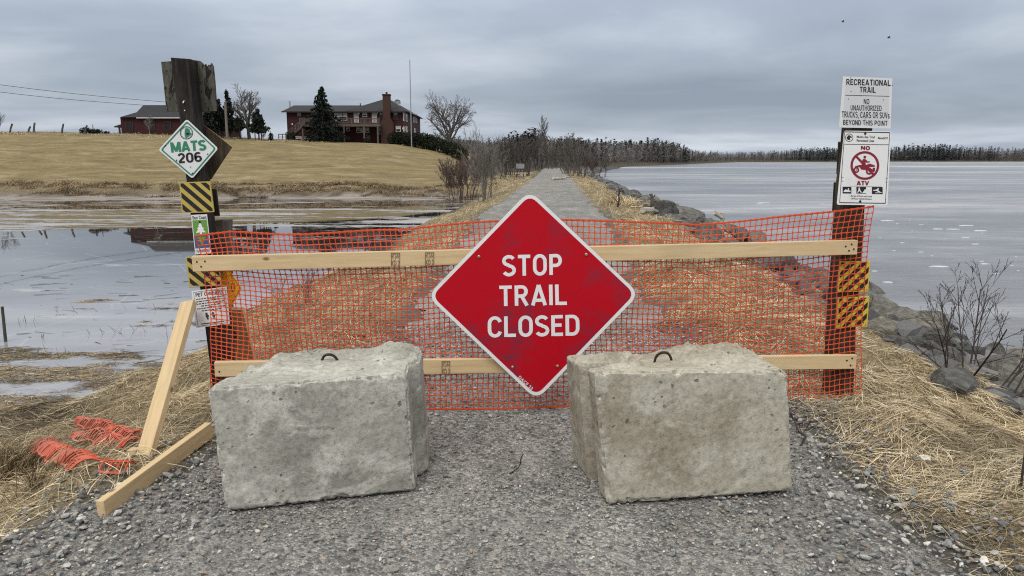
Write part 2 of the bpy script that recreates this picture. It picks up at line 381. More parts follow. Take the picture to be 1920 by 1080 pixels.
def terrain(x, y, detail=True):
    x = np.asarray(x, float); y = np.asarray(y, float)
    c = xc(y); u = x-c; wob = (fbm(x*0.35, y*0.35, 21)-0.5)
    sR = shore_dist(x, y) + wob*1.2*smooth(y, 5, 15)
    zR = np.interp(sR, [-60, -3, 0, 0.6, 2.0, 3.2, 4.2], [-4, -1.7, -0.97, -0.75, -0.38, -0.05, 0.0])
    xP = c-4.8+wob*1.6
    dA = x-xP; dB = ypond(x)-y; dC = y-45.0-wob*4
    zA = np.interp(dA, [-40, -3, 0, 1.0, 2.9], [-4, -1.5, -0.97, -0.62, 0.0])
    zB = np.interp(dB, [-40, -3, 0, 1.0, 3, 5, 8], [-4, -1.3, -0.97, -0.90, -0.62, -0.42, -0.3])
    zC = np.interp(dC, [-40, -3, 0, 3.0, 4.2, 5.4, 7], [-4, -1.4, -0.97, -0.90, -0.5, -0.22, -0.15])
    z = np.minimum(zR, np.maximum(np.maximum(zA, zB), zC))
    Hx = np.interp(x, [-140, -55, -40, -30, -20, -13, -6.3, -3.0, -0.5], [5.3, 4.8, 4.5, 4.1, 3.65, 3.4, 2.3, 0.9, 0.0])
    fy = np.interp(y, [50, 54, 60, 68, 77, 85, 95], [0, 0.07, 0.23, 0.53, 0.84, 0.97, 1.0])
    z = z + Hx*fy
    wood = smooth(y, 140, 230)
    z = z + wood*np.interp(sR, [6, 60, 200, 600], [0, 1.2, 2.6, 3.5])*(0.7+0.6*fbm(x*0.008, y*0.008, 3))*np.clip((x/np.maximum(y, 1)+0.16)/0.1, 0, 1)
    if detail:
        tm = trail_mask(x, y); off = smooth(-tm, 0.0, 0.5)
        near = 1-smooth(y, 20, 45); land = smooth(z, -1.0, -0.85)
        z = z + off*land*near*((fbm(x*1.5, y*1.5, 31)-0.5)*0.36 + (np.abs(fbm(x*3.2, y*3.2, 41)-0.5)*2-.25)*0.16 + (fbm(x*9, y*9, 43)-0.5)*0.06)
        # grassy verge standing a little above the gravel
        z = z + 0.13*near*np.exp(-((tm+0.55)/0.4)**2)*(x > c)
        z = z + off*(1-near)*(fbm(x*0.25, y*0.25, 51)-0.5)*0.25
        rock = smooth(u, 3.6, 4.2)*(1-smooth(y, 100, 130))
        z = z - rock*0.12
        z = z - 0.03*smooth(tm, 0.0, 0.15) + (1-smooth(tm, 0.0, .15))*0.0
    return z
def gz(x, y): return float(terrain(np.array([x]), np.array([y]))[0])
def on_ground(px, py, n=30):
    """where the photo pixel's ray meets the ground"""
    rx, ry, rz = ray(px, py); t = np.concatenate([np.linspace(1.5, 30, 1500), np.linspace(30, 200, 2500)])
    X = t*rx; Y = t*ry; Z = CAM_H+t*rz; hit = np.nonzero(Z < np.maximum(terrain(X, Y), WATER))[0]
    i = hit[0] if len(hit) else -1
    return Vector((X[i], Y[i], max(gz(X[i], Y[i]), WATER)))

def ground_mat():
    m = Mat('ground cover', 0.95, 0.1); P = m.co('World')
    g = m.noise(9, 6, 0.7, 0.6, P); s = m.noise(1.1, 4, 0.6, 0.2, P); fine = m.noise(60, 3, 0.7, 1.0, P)
    straw = m.ramp(g, [(0.3, (0.15, 0.115, 0.068)), (0.5, (0.33, 0.265, 0.165)), (0.7, (0.48, 0.40, 0.26))])
    straw = m.mix(m.ramp(fine, [(0.38, 0.8), (0.56, 0.0)]), straw, (0.05, 0.037, 0.022))
    st1 = m.noise(0.9, 5, 0.65, 0.6, m.co('World', (0.35, 0.7, 1), (0, 0, 0.5))); st2 = m.noise(0.16, 3, 0.5, 0.3, P); st3 = m.noise(5, 4, 0.7, 0.3, m.co('World', (0.5, 1.6, 1)))
    mead = m.ramp(st1, [(0.32, (0.15, 0.118, 0.062)), (0.52, (0.23, 0.182, 0.10)), (0.7, (0.33, 0.272, 0.165))])
    mead = m.mix(m.ramp(st2, [(0.5, 0.0), (0.7, 0.45)]), mead, (0.21, 0.175, 0.075))
    mead = m.mix(1.0, mead, m.ramp(st3, [(0.3, 0.7), (0.7, 1.25)]), 'MULTIPLY')
    mud = m.ramp(g, [(0.3, (0.045, 0.036, 0.026)), (0.7, (0.12, 0.10, 0.075))])
    flat = m.ramp(m.noise(1.2, 5, 0.6, 0.4, m.co('World', (0.35, 1.2, 1))), [(0.35, (0.17, 0.14, 0.115)), (0.6, (0.34, 0.31, 0.29))])
    soil = m.ramp(g, [(0.3, (0.075, 0.07, 0.062)), (0.7, (0.18, 0.17, 0.15))])
    wood = m.ramp(s, [(0.3, (0.05, 0.043, 0.034)), (0.7, (0.10, 0.085, 0.06))])
    c = straw
    c = m.mix(m.attr('meadow', 'Fac'), c, mead); c = m.mix(m.attr('woodland', 'Fac'), c, wood)
    c = m.mix(m.attr('stony', 'Fac'), c, soil); c = m.mix(m.attr('mud', 'Fac'), c, mud); c = m.mix(m.attr('flat', 'Fac'), c, flat)
    m.color(c); m.bump(m.math('ADD', g, m.math('MULTIPLY', fine, 0.4)), 0.8, 0.04); return m.m
def build_ground():
    tx = np.linspace(-math.asinh(500), math.asinh(800), 430); xs = 1.6*np.sinh(tx)
    ty = np.linspace(math.asinh(-14/2.0), math.asinh(470), 430); ys = 4+2.0*np.sinh(ty)
    X, Y = np.meshgrid(xs, ys); Z = terrain(X, Y)
    ny, nx = X.shape; V = np.stack([X.ravel(), Y.ravel(), Z.ravel()], 1)
    i = np.arange(nx-1); j = np.arange(ny-1); I, J = np.meshgrid(i, j); a = (J*nx+I).ravel()
    Fq = np.stack([a, a+1, a+nx+1, a+nx], 1)
    u = X-xc(Y)
    sR = shore_dist(X, Y)
    fx = fbm(X*0.15, Y*0.15, 61)
    mead = smooth(Y, 49.6, 51.5)*smooth(-X, 2.0, 6.0)*(1-smooth(Y, 125, 150))
    wood = np.maximum(smooth(Y, 120, 150), smooth(Y, 56, 64)*(1-smooth(-X, 2.0, 6.0)))
    stony = smooth(u, 3.2, 3.9)*(1-smooth(Y, 130, 150))
    stony = np.maximum(stony, (1-smooth(-trail_mask(X, Y), 0.0, 0.3))*(1-smooth(Y, 18, 30)))
    mud = np.maximum((1-smooth(Z, -0.93, -0.7))*(1-smooth(Y, 130, 160)), smooth(Y, 45, 47)*(1-smooth(Y, 48.5, 50.2))*(0.4+0.8*fx)*smooth(-X, 1, 4))
    flat = smooth(Y, 42, 44)*(1-smooth(Z, -0.88, -0.78))*smooth(-X, 1, 4)*(1-smooth(Y, 49, 50))
    g = np_mesh('ground', V, Fq, ground_mat(), smooth=True, attrs=dict(meadow=mead, woodland=wood, stony=stony, mud=np.clip(mud, 0, 1), flat=flat))
    tag(g, kind='structure')
build_ground()

def gravel_mat():
    m = Mat('crushed gravel', 0.92, 0.2); P = m.co('World')
    r1 = m.vor(95, P, out='Color'); d1 = m.vor(95, P); r2 = m.vor(42, P, out='Color'); d2 = m.vor(42, P)
    sep = m.n('ShaderNodeSeparateColor'); m.l(r1, sep.inputs[0]); sep2 = m.n('ShaderNodeSeparateColor'); m.l(r2, sep2.inputs[0])
    pal = [(0.0, (0.085, 0.086, 0.087)), (0.3, (0.165, 0.165, 0.163)), (0.55, (0.245, 0.24, 0.228)), (0.78, (0.33, 0.318, 0.298)), (0.93, (0.46, 0.45, 0.42)), (1.0, (0.29, 0.22, 0.17))]
    c1 = m.ramp(sep.outputs[0], pal); c2 = m.ramp(sep2.outputs[0], pal)
    big = m.ramp(sep2.outputs[1], [(0.62, 0.0), (0.66, 1.0)], 'LINEAR')
    c = m.mix(big, c1, c2)
    gap = m.ramp(d1, [(0.5, 1.0), (0.85, 0.6)])
    c = m.mix(1.0, c, gap, 'MULTIPLY')
    dust = m.noise(1.3, 4, 0.6, 0.2, P); fine = m.noise(240, 3, 0.8, vec=P)
    c = m.mix(m.ramp(dust, [(0.42, 0.1), (0.66, 0.5)]), c, (0.25, 0.245, 0.232))
    c = m.mix(1.0, c, m.ramp(fine, [(0.25, 0.72), (0.75, 1.55)]), 'MULTIPLY')
    c = m.mix(1.0, c, m.ramp(m.noise(0.5, 3, vec=P), [(0.3, 0.82), (0.7, 1.15)]), 'MULTIPLY')
    c = m.mix(1.0, c, m.ramp(m.noise(1.0, 6, 0.75, vec=m.co('World', (3.2, 0.8, 1))), [(0.3, 0.68), (0.7, 1.3)]), 'MULTIPLY')
    m.color(c)
    h = m.math('ADD', m.math('MULTIPLY', m.ramp(d1, [(0.0, 1.0), (0.7, 0.0)]), 0.6), m.math('MULTIPLY', m.math('MULTIPLY', m.ramp(d2, [(0.0, 1.0), (0.7, 0.0)]), big), 1.0))
    m.bump(h, 0.9, 0.012); return m.m
def build_trail():
    ys = np.concatenate([np.linspace(-4, 12, 330), np.geomspace(12.05, 125, 200)]); n = 60
    V = []; 
    for y in ys:
        r, l = trail_half(y); c = float(xc(y))
        t = np.linspace(-1, 1, n); u = np.where(t < 0, t*l, t*r)
        # frayed edges
        u[-1] += (float(fbm(3.0, y*2.5, 71))-0.5)*0.7; u[0] += (float(fbm(9.0, y*2.5, 72))-0.5)*0.7
        u[1:-1] = np.interp(t[1:-1], [-1, 0, 1], [u[0], 0, u[-1]])
        x = c+u; V.append(np.stack([x, np.full(n, y), np.full(n, 0.0)], 1))
    V = np.concatenate(V)
    tm = np.clip((np.abs(np.tile(np.linspace(-1, 1, n), len(ys)))), 0, 1)
    V[:, 2] = terrain(V[:, 0], V[:, 1], False) + 0.004 - 0.02*smooth(tm, 0.9, 1.0) + (fbm(V[:, 0]*1.3, V[:, 1]*1.3, 81)-0.5)*0.02*(V[:, 1] < 15)
    a = (np.arange(len(ys)-1)[:, None]*n + np.arange(n-1)[None, :]).ravel()
    o = np_mesh('gravel_trail', V, np.stack([a, a+1, a+n+1, a+n], 1), gravel_mat(), smooth=True); tag(o, kind='structure')
build_trail()

def river_mat():
    m = Mat('river with slush ice', 0.3, 0.5); P = m.co('World')
    rip = m.noise(1.6, 5, 0.65, 0.3, m.co('World', (0.6, 1.5, 1))); fr = m.noise(7, 4, 0.6, 0.2, m.co('World', (0.5, 1.3, 1)))
    band = m.noise(0.022, 6, 0.6, 0.6, m.co('World', (0.35, 1.5, 1), (0, 0, 0.10))); b2 = m.noise(0.16, 6, 0.65, 0.5, m.co('World', (0.45, 1.4, 1)))
    ice = m.math('ADD', m.math('MULTIPLY', band, 0.75), m.math('MULTIPLY', b2, 0.25))
    k = m.ramp(ice, [(0.49, 0.0), (0.55, 0.30), (0.63, 0.85)])
    dk = m.ramp(b2, [(0.35, 0.8), (0.6, 0.0)])
    c = m.mix(k, m.mix(dk, (0.155, 0.162, 0.175), (0.09, 0.094, 0.105)), (0.52, 0.55, 0.62))
    c = m.mix(1.0, c, m.ramp(rip, [(0.3, 0.78), (0.7, 1.2)]), 'MULTIPLY')
    m.color(c); m.rough(m.mix(k, 0.22, 0.6)); m.bump(m.math('ADD', rip, m.math('MULTIPLY', fr, 0.5)), 0.5, 0.06); return m.m
def pond_mat():
    m = Mat('pond water with thin ice', 0.08, 0.5); m.b.inputs['IOR'].default_value = 1.6; P = m.co('World')
    a = m.noise(0.5, 6, 0.62, 0.6, m.co('World', (0.35, 1.4, 1))); b = m.noise(2.2, 6, 0.7, 0.8, m.co('World', (0.6, 1.3, 1))); cr = m.vor(0.7, m.co('World', (0.55, 1, 1)), 'DISTANCE_TO_EDGE')
    pos = m.n('ShaderNodeSeparateXYZ'); m.l(m.n('ShaderNodeNewGeometry').outputs['Position'], pos.inputs[0])
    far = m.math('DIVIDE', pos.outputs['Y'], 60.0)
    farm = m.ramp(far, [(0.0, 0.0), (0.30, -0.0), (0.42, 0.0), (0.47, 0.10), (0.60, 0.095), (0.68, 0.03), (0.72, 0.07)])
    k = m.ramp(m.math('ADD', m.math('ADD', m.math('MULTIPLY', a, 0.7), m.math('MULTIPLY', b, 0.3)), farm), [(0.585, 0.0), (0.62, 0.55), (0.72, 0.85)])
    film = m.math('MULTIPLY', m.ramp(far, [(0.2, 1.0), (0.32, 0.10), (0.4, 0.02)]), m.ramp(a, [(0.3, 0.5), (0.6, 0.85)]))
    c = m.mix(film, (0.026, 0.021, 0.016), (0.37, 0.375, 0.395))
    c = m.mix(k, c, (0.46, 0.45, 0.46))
    c = m.mix(m.ramp(cr, [(0.0, 0.35), (0.012, 0.0)]), c, (0.5, 0.5, 0.55))
    m.color(c); m.rough(m.mix(k, m.ramp(b, [(0.3, 0.005), (0.7, 0.035)]), 0.5)); m.bump(m.noise(1.2, 2, 0.5, 0, m.co('World', (0.4, 1.2, 1))), 0.02, 0.01)
    return m.m
b_ = MB(); b_.add([(0.5, -60, WATER), (1600, -60, WATER), (1600, 900, WATER), (0.5, 900, WATER)], [(0, 1, 2, 3)]); tag(b_.build('river_water', river_mat()), kind='structure')
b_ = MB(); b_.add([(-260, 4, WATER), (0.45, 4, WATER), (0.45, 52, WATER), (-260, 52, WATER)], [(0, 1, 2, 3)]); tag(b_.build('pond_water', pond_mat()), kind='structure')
# --- END PART 1
# ------------------------------------------------------------------ lettering and flat signs
_tcache = {}
def text2d(s, bold=0.0, space=1.0):
    key = (s, bold, space)
    if key in _tcache: return _tcache[key]
    cu = bpy.data.curves.new('t', 'FONT'); cu.body = s; cu.offset = bold; cu.space_character = space; cu.resolution_u = 4
    o = bpy.data.objects.new('t', cu); COL.objects.link(o); dg = bpy.context.evaluated_depsgraph_get()
    me = bpy.data.meshes.new_from_object(o.evaluated_get(dg))
    V = np.array([v.co[:2] for v in me.vertices]); Fs = [tuple(p.vertices) for p in me.polygons]
    bpy.data.objects.remove(o); bpy.data.curves.remove(cu); bpy.data.meshes.remove(me)
    V = (V-V.min(0))/np.maximum(V.max(0)-V.min(0), 1e-6)
    _tcache[key] = (V, Fs); return V, Fs
class Plate:
    """a flat sign lying in the plane y = d + k (x - x0); shapes on it are given where they stand in the photo"""
    def __init__(s, d, k=0.0, x0=0.0): s.d, s.k, s.x0 = d, k, x0
    def p(s, px, py, lift=0.0): return at(px, py, s.d-lift, s.k, s.x0)
    def panel(s, mb, pts, thick=0.004):
        f = [s.p(*q) for q in pts]; nb = Vector((-s.k, 1, 0)).normalized()*thick
        mb.prism(f[::-1], [v+nb for v in f[::-1]])
    def poly(s, mb, pts, lift): mb.add([s.p(x, y, lift) for x, y in pts], [tuple(range(len(pts)-1, -1, -1))])
    def ring(s, mb, outer, inner, lift):
        n = len(outer); V = [s.p(*q, lift) for q in outer]+[s.p(*q, lift) for q in inner]
        mb.add(V, [(i, n+i, n+(i+1) % n, (i+1) % n) for i in range(n)])
    def line(s, mb, a, b, wd, lift):
        dx, dy = b[0]-a[0], b[1]-a[1]; L = math.hypot(dx, dy); nx, ny = -dy/L*wd/2, dx/L*wd/2
        s.poly(mb, [(a[0]+nx, a[1]+ny), (b[0]+nx, b[1]+ny), (b[0]-nx, b[1]-ny), (a[0]-nx, a[1]-ny)], lift)
    def text(s, mb, t, quad, lift, bold=0.0, space=1.0):
        """quad = TL, TR, BR, BL photo pixels of the lettering's bounding box"""
        V, Fs = text2d(t, bold, space); (a, b, c, d) = [np.array(q, float) for q in quad]; W = []
        for u, v in V:
            q = (d*(1-u)+c*u)*(1-v) + (a*(1-u)+b*u)*v; W.append(s.p(q[0], q[1], lift))
        mb.add(W, Fs)
    def disc(s, mb, c, r, lift, n=24, ry=None): s.poly(mb, circ(c, r, n, ry), lift)
def circ(c, r, n=24, ry=None):
    ry = r if ry is None else ry
    return [(c[0]+r*math.cos(2*math.pi*i/n), c[1]+ry*math.sin(2*math.pi*i/n)) for i in range(n)]
def inset(pts, f):
    c = (sum(p[0] for p in pts)/len(pts), sum(p[1] for p in pts)/len(pts))
    return [(c[0]+(x-c[0])*f, c[1]+(y-c[1])*f) for x, y in pts]
def rounded(pts, r, n=5):
    out = []; N = len(pts)
    for i, p in enumerate(pts):
        a = Vector(pts[i-1]); b = Vector(p); c = Vector(pts[(i+1) % N])
        p0 = b+(a-b).normalized()*r; p1 = b+(c-b).normalized()*r
        for k in range(n+1):
            t = k/n; q = p0*(1-t)**2 + b*2*t*(1-t) + p1*t*t; out.append((q.x, q.y))
    return out
def rect(x0, y0, x1, y1): return [(x0, y0), (x1, y0), (x1, y1), (x0, y1)]
# highway lettering: strokes on a unit-high cell (x right, y up)
def arc(cx, cy, rx, ry, a0, a1, n=10): return [(cx+rx*math.cos(R(a0+(a1-a0)*i/n)), cy+ry*math.sin(R(a0+(a1-a0)*i/n))) for i in range(n+1)]
GL = {
 'S': (0.60, [arc(.30, .735, .235, .2, 25, 180, 8)+arc(.30, .735, .235, .2, 180, 262, 5)+arc(.30, .275, .245, .21, 82, 0, 6)+arc(.30, .275, .245, .21, 0, -155, 10)]),
 'T': (0.58, [[(0, .925), (.58, .925)], [(.29, .85), (.29, 0)]]),
 'O': (0.64, [arc(.32, .66, .245, .28, 0, 180, 10)+arc(.32, .34, .245, .28, 180, 360, 10)+[(.565, .5), (.565, .66)]]),
 'P': (0.58, [[(.075, 0), (.075, 1)], [(.15, .925), (.30, .925)]+arc(.31, .69, .2, .235, 85, -85, 10)+[(.15, .455)]]),
 'R': (0.62, [[(.075, 0), (.075, 1)], [(.15, .925), (.31, .925)]+arc(.32, .70, .2, .225, 85, -85, 10)+[(.15, .475)], [(.31, .475), (.555, 0)]]),
 'A': (0.70, [[(.065, 0), (.35, 1)], [(.35, 1), (.635, 0)], [(.2, .25), (.5, .25)]]),
 'I': (0.15, [[(.075, 0), (.075, 1)]]),
 'L': (0.52, [[(.075, 0), (.075, 1)], [(.15, .075), (.52, .075)]]),
 'C': (0.62, [arc(.32, .66, .245, .28, 15, 180, 9)+arc(.32, .34, .245, .28, 180, 345, 9)]),
 'E': (0.52, [[(.075, 0), (.075, 1)], [(.15, .925), (.52, .925)], [(.15, .52), (.46, .52)], [(.15, .075), (.52, .075)]]),
 'D': (0.62, [[(.075, 0), (.075, 1)], [(.15, .925), (.28, .925)]+arc(.30, .65, .245, .275, 85, 0, 6)+arc(.30, .35, .245, .275, 0, -85, 6)+[(.15, .075)]]),
}
GL.update({
 'N': (0.64, [[(.075, 0), (.075, 1)], [(.1, .93), (.54, .07)], [(.565, 0), (.565, 1)]]),
 'U': (0.62, [[(.075, 1), (.075, .3)]+arc(.31, .29, .235, .215, 180, 360, 10)+[(.545, 1)]]),
 'H': (0.64, [[(.075, 0), (.075, 1)], [(.565, 0), (.565, 1)], [(.15, .52), (.49, .52)]]),
 'Z': (0.56, [[(.02, .925), (.54, .925)], [(.48, .87), (.08, .13)], [(.02, .075), (.54, .075)]]),
 'K': (0.62, [[(.075, 0), (.075, 1)], [(.15, .38), (.53, 1)], [(.27, .56), (.56, 0)]]),
 'B': (0.60, [[(.075, 0), (.075, 1)], [(.15, .925), (.28, .925)]+arc(.30, .73, .19, .195, 85, -85, 8)+[(.15, .525)], [(.28, .525)]+arc(.31, .30, .21, .225, 85, -85, 8)+[(.15, .075)]]),
 'Y': (0.64, [[(.05, 1), (.32, .45)], [(.59, 1), (.32, .45)], [(.32, .5), (.32, 0)]]),
 'V': (0.64, [[(.06, 1), (.32, .02)], [(.32, .02), (.58, 1)]]),
 'M': (0.80, [[(.075, 0), (.075, 1)], [(.11, .95), (.40, .08)], [(.40, .08), (.69, .95)], [(.725, 0), (.725, 1)]]),
 'W': (0.90, [[(.06, 1), (.25, .03)], [(.25, .03), (.45, .95)], [(.45, .95), (.65, .03)], [(.65, .03), (.84, 1)]]),
 's': (0.46, [[(a*.76, b*.72) for a, b in GL['S'][1][0]]]),
 ',': (0.13, [[(.09, .12), (.03, -.14)]]), ' ': (0.22, []),
 '0': (0.60, [arc(.30, .66, .225, .28, 0, 180, 10)+arc(.30, .34, .225, .28, 180, 360, 10)+[(.525, .5), (.525, .66)]]),
 '1': (0.34, [[(.24, 0), (.24, 1)], [(.24, .9), (.05, .74)]]),
 '2': (0.58, [arc(.29, .70, .215, .235, 170, -25, 12)+[(.08, .13)], [(.04, .075), (.54, .075)]]),
 '6': (0.60, [arc(.30, .68, .23, .255, 40, 180, 8)+[(.07, .33)]+arc(.30, .315, .23, .245, 180, 540, 18)]),
})
def strokes(word, gap=0.15):
    x = 0; out = []
    for ch in word:
        wd, st = GL[ch]
        for s_ in st: out.append([(x+a, b) for a, b in s_])
        x += wd+gap
    return out, x-gap
def put_strokes(pl, mb, word, quad, wd=0.15, gap=0.15, lift=0.001):
    st, W = strokes(word, gap); a, b, c, d = [np.array(q, float) for q in quad]
    for si, s_ in enumerate(st):
        P = [np.array(q) for q in s_]; n = len(P); L = []; Rr = []
        for i in range(n):
            t = P[min(i+1, n-1)]-P[max(i-1, 0)]; t = t/np.linalg.norm(t); nn = np.array([-t[1], t[0]])*wd/2
            L.append(P[i]+nn); Rr.append(P[i]-nn)
        V = []
        for q in L+Rr:
            u = q[0]/W; v = q[1]; z = (d*(1-u)+c*u)*(1-v)+(a*(1-u)+b*u)*v
            V.append(pl.p(z[0], z[1], lift+0.0002*(si % 5)))
        mb.add(V, [(i, n+i, n+i+1, i+1) for i in range(n-1)])

# ------------------------------------------------------------------ lumber
FENCE = lambda x: 4.20 + 0.085*(x+1.9)
def lumber(name, p0, p1, width, thick, label, cat='timber', face=Vector((0, -1, 0)), group=None):
    """a straight sawn board with eased edges: local x along its length, local z its wide face's height"""
    p0, p1 = Vector(p0), Vector(p1); ax = (p1-p0).normalized(); L = (p1-p0).length
    fy = (face-ax*face.dot(ax)).normalized(); fz = ax.cross(-fy).normalized()
    bm = bmesh.new(); bmesh.ops.create_cube(bm, size=1)
    bmesh.ops.scale(bm, vec=(L, thick, width), verts=bm.verts)
    bmesh.ops.bevel(bm, geom=bm.edges[:], offset=0.004, segments=2, affect='EDGES', profile=0.6)
    me = bpy.data.meshes.new(name); bm.to_mesh(me); bm.free(); me.materials.append(M['lumber'])
    o = bpy.data.objects.new(name, me); COL.objects.link(o)
    X, Yv, Zv = ax, -fy, fz
    mw = Matrix(((X.x, Yv.x, Zv.x, 0), (X.y, Yv.y, Zv.y, 0), (X.z, Yv.z, Zv.z, 0), (0, 0, 0, 1)))
    mw.translation = (p0+p1)/2; o.matrix_world = mw; ORG[o.name] = None
    return tag(o, label, cat, group)
def rail(name, pl, pr, label):
    # pl / pr : photo (x, ymid) of the ends; front face lies on the fence plane
    k = 0.085; a = at(pl[0], pl[1], 4.20, k, -1.9); b = at(pr[0], pr[1], 4.20, k, -1.9)
    n = Vector((k, -1, 0)).normalized(); c = 0.019
    return lumber(name, a-n*c, b-n*c, 0.089, 0.038, label, 'rail', n)
top_rail = rail('barrier_rail', (360, 495), (1608, 464), 'upper pale pine rail running behind the middle of the red sign')
low_rail = rail('barrier_rail', (402, 693), (1606, 679), 'lower pale pine rail just above the concrete blocks')
# grade stamps and nail heads on the rails
def local_part(parent, name, mb, mat):
    me = bpy.data.meshes.new(name); inv = parent.matrix_world.inverted()
    me.from_pydata([tuple(inv @ Vector(v)) for v in mb.v], [], mb.f); me.materials.append(mat)
    o = bpy.data.objects.new(name, me); COL.objects.link(o); o.parent = parent; return o
RP = Plate(4.20, 0.085, -1.9)
def stamp(parent, x, y0, y1, wd):
    mb = MB(); h = (y1-y0)
    for r_ in range(2):
        yy = y0+h*(0.04+0.5*r_)
        RP.text(mb, 'HT S-P-F' if r_ == 0 else 'KD 2', [(x, yy), (x+wd, yy), (x+wd, yy+h*0.4), (x, yy+h*0.4)], 0.0025, 0.02)
    RP.ring(mb, rect(x-1, y0, x+wd+1, y1), rect(x, y0+1, x+wd, y1-1), 0.0022)
    local_part(parent, 'grade_stamp', mb, M['stamp'])
stamp(top_rail, 734, 474, 500, 15); stamp(top_rail, 798, 473, 498, 15); stamp(low_rail, 829, 677, 703, 14)
def nails(parent, pts):
    for x, y in pts:
        mb = MB(); RP.disc(mb, (x, y), 1.7, 0.003, 10); local_part(parent, 'nail_head', mb, M['rust'])
nails(top_rail, [(369, 491), (384, 490), (377, 500), (1586, 462), (1597, 458), (1592, 470), (1601, 467)]); nails(low_rail, [(1588, 676), (1598, 672), (1595, 685), (411, 697)])

# ------------------------------------------------------------------ posts
def quad_post(name, d, prof, depth, bottom_px, mat, label, cat='post', k=0.0, chip=0.0, z_extra=0.5):
    """prof: list of (y, xl, xr) photo rows of the front face from the top down"""
    org = at((prof[-1][1]+prof[-1][2])/2, prof[-1][0], d); org.z = gz(org.x, org.y)
    mb = MB(); rows = []
    ys = prof
    pts = []
    for (y, xl, xr) in ys: pts.append((at(xl, y, d), at(xr, y, d)))
    # run on into the ground along the same line
    (a0, b0), (a1, b1) = pts[0], pts[-1]; ext = (a1-a0).normalized()*z_extra; pts.append((a1+ext, b1+ext))
    # subdivide for a slightly irregular surface
    fine = []
    for (a, b), (c, e_) in zip(pts[:-1], pts[1:]):
        for i in range(6): fine.append((a.lerp(c, i/6), b.lerp(e_, i/6)))
    fine.append(pts[-1]); n = 5
    ringn = None; base = len(mb.v); nr = 0
    for ri, (a, b) in enumerate(fine):
        back = Vector((0, depth, 0)); ring = []
        cs = [a, b, b+back, a+back]
        for s_ in range(4):
            for i in range(n): ring.append(cs[s_].lerp(cs[(s_+1) % 4], (i+0.08 if i == 0 else i)/n))
        jit = [v+Vector((mnoise.noise(v*9)*0.004, mnoise.noise(v*9+Vector((5, 0, 0)))*0.004, (mnoise.noise(v*30)*0.008 if ri == 0 else 0))) for v in ring]
        mb.v.extend(tuple(v) for v in jit); nr = len(ring)
    for ri in range(len(fine)-1):
        for i in range(nr):
            q = (base+ri*nr+i, base+(ri+1)*nr+i, base+(ri+1)*nr+(i+1) % nr, base+ri*nr+(i+1) % nr); mb.f.append(q); mb.m.append(0)
    mb.f.append(tuple(range(base, base+nr))); mb.m.append(0)
    o = mb.build(name, mat, org=org); return tag(o, label, cat)
DL = 4.46     # front of the left posts
quad_post('sign_post', DL, [(109, 320, 350), (216, 335, 363), (337, 349, 377), (480, 367, 394), (635, 387, 414), (700, 395, 421)], 0.14, 700, M['post_dark'], 'tall leaning dark post carrying the white and green diamond sign')
quad_post('fence_post', DL+0.22, [(414, 392, 423), (560, 397, 425), (700, 403, 429)], 0.12, 700, M['post_grey'], 'short weathered grey post close behind the tall leaning post')
DR = 4.62
quad_post('sign_post', DR, [(150, 1606, 1646), (387, 1581, 1621), (476, 1577, 1617), (617, 1565, 1605), (735, 1558, 1600)], 0.14, 735, M['post_brown'], 'dark brown post holding the two white trail rule signs')
# nail heads and paper scraps left on the tall post
pl = Plate(DL)
for x, y, lab in ((342, 191, 'larger torn white scrap stapled near the top of the leaning post'), (346, 207, 'tiny white scrap stapled lower on the leaning post')):
    mb = MB(); q_ = [(x, y+2), (x+1, y-1.5), (x+3.5, y-3), (x+3.2, y), (x+1.6, y+2.4)] if y < 200 else circ((x, y), 1.2, 7); f_ = [pl.p(a, b, 0.009) for a, b in q_]; mb.prism(f_[::-1], [v+Vector((0, .003, 0)) for v in f_[::-1]]); tag(mb.build('paper_scrap', M['white'], org=pl.p(x, y)), lab, 'paper scrap')

# board across the back of the leaning post (a sign seen from behind)
def board(name, d, front, thick, mat, label, cat, edge=None, k=0.0, ragged=None):
    pl = Plate(d, k, at(front[0][0], front[0][1], d).x); mb = MB()
    c = [pl.p(*q) for q in front]; org = sum(c, Vector())/len(c)
    pl.panel(mb, front, thick)
    if edge:
        t = thing(name, org, label, cat); mb.build('panel', mat, t)
        mb2 = MB(); mb2.v = []; p2 = Plate(d+thick+0.003, k, pl.x0)
        # the painted sheet on the far side shows as a rim
        e_ = []
        cen = (sum(q[0] for q in front)/len(front), sum(q[1] for q in front)/len(front))
        for x, y in front: e_.append((x+(1.6 if x > cen[0] else -1.6), y+(1.6 if y > cen[1] else -1.6)))
        p2.panel(mb2, e_, 0.003); mb2.build('sign_sheet', edge, t); return t
    return tag(mb.build(name, mat, org=org), label, cat)
rag = [(302, 116), (330, 114), (358, 112), (374, 114), (379, 118), (381, 123), (385, 120), (388, 126), (391, 121), (393, 125), (396, 118), (399, 124), (402, 152), (405, 196), (405, 208), (370, 210), (312, 209), (307, 160)]
board('back_board', DL+0.145, rag, 0.018, M['flaky'], 'flaking grey plywood board nailed behind the top of the leaning post', 'board')
board('diamond_board', DL+0.15, [(374, 228), (434, 276), (394, 336), (335, 280)], 0.014, M['post_brown'], 'dark back of a diamond sign facing away behind the leaning post', 'sign', M['yellow_dull'])
board('hazard_board', DL+0.15, [(372, 353), (405, 355), (411, 404), (374, 404)], 0.014, M['post_dark'], 'dark back of a hazard board behind the upper striped board', 'sign', M['yellow_dull'])
board('hazard_board', DR+0.15, [(1573, 267), (1610, 267), (1606, 325), (1570, 325)], 0.016, M['post_brown'], 'upper dark board edge behind the post of the ATV sign', 'board', M['yellow_dull'])
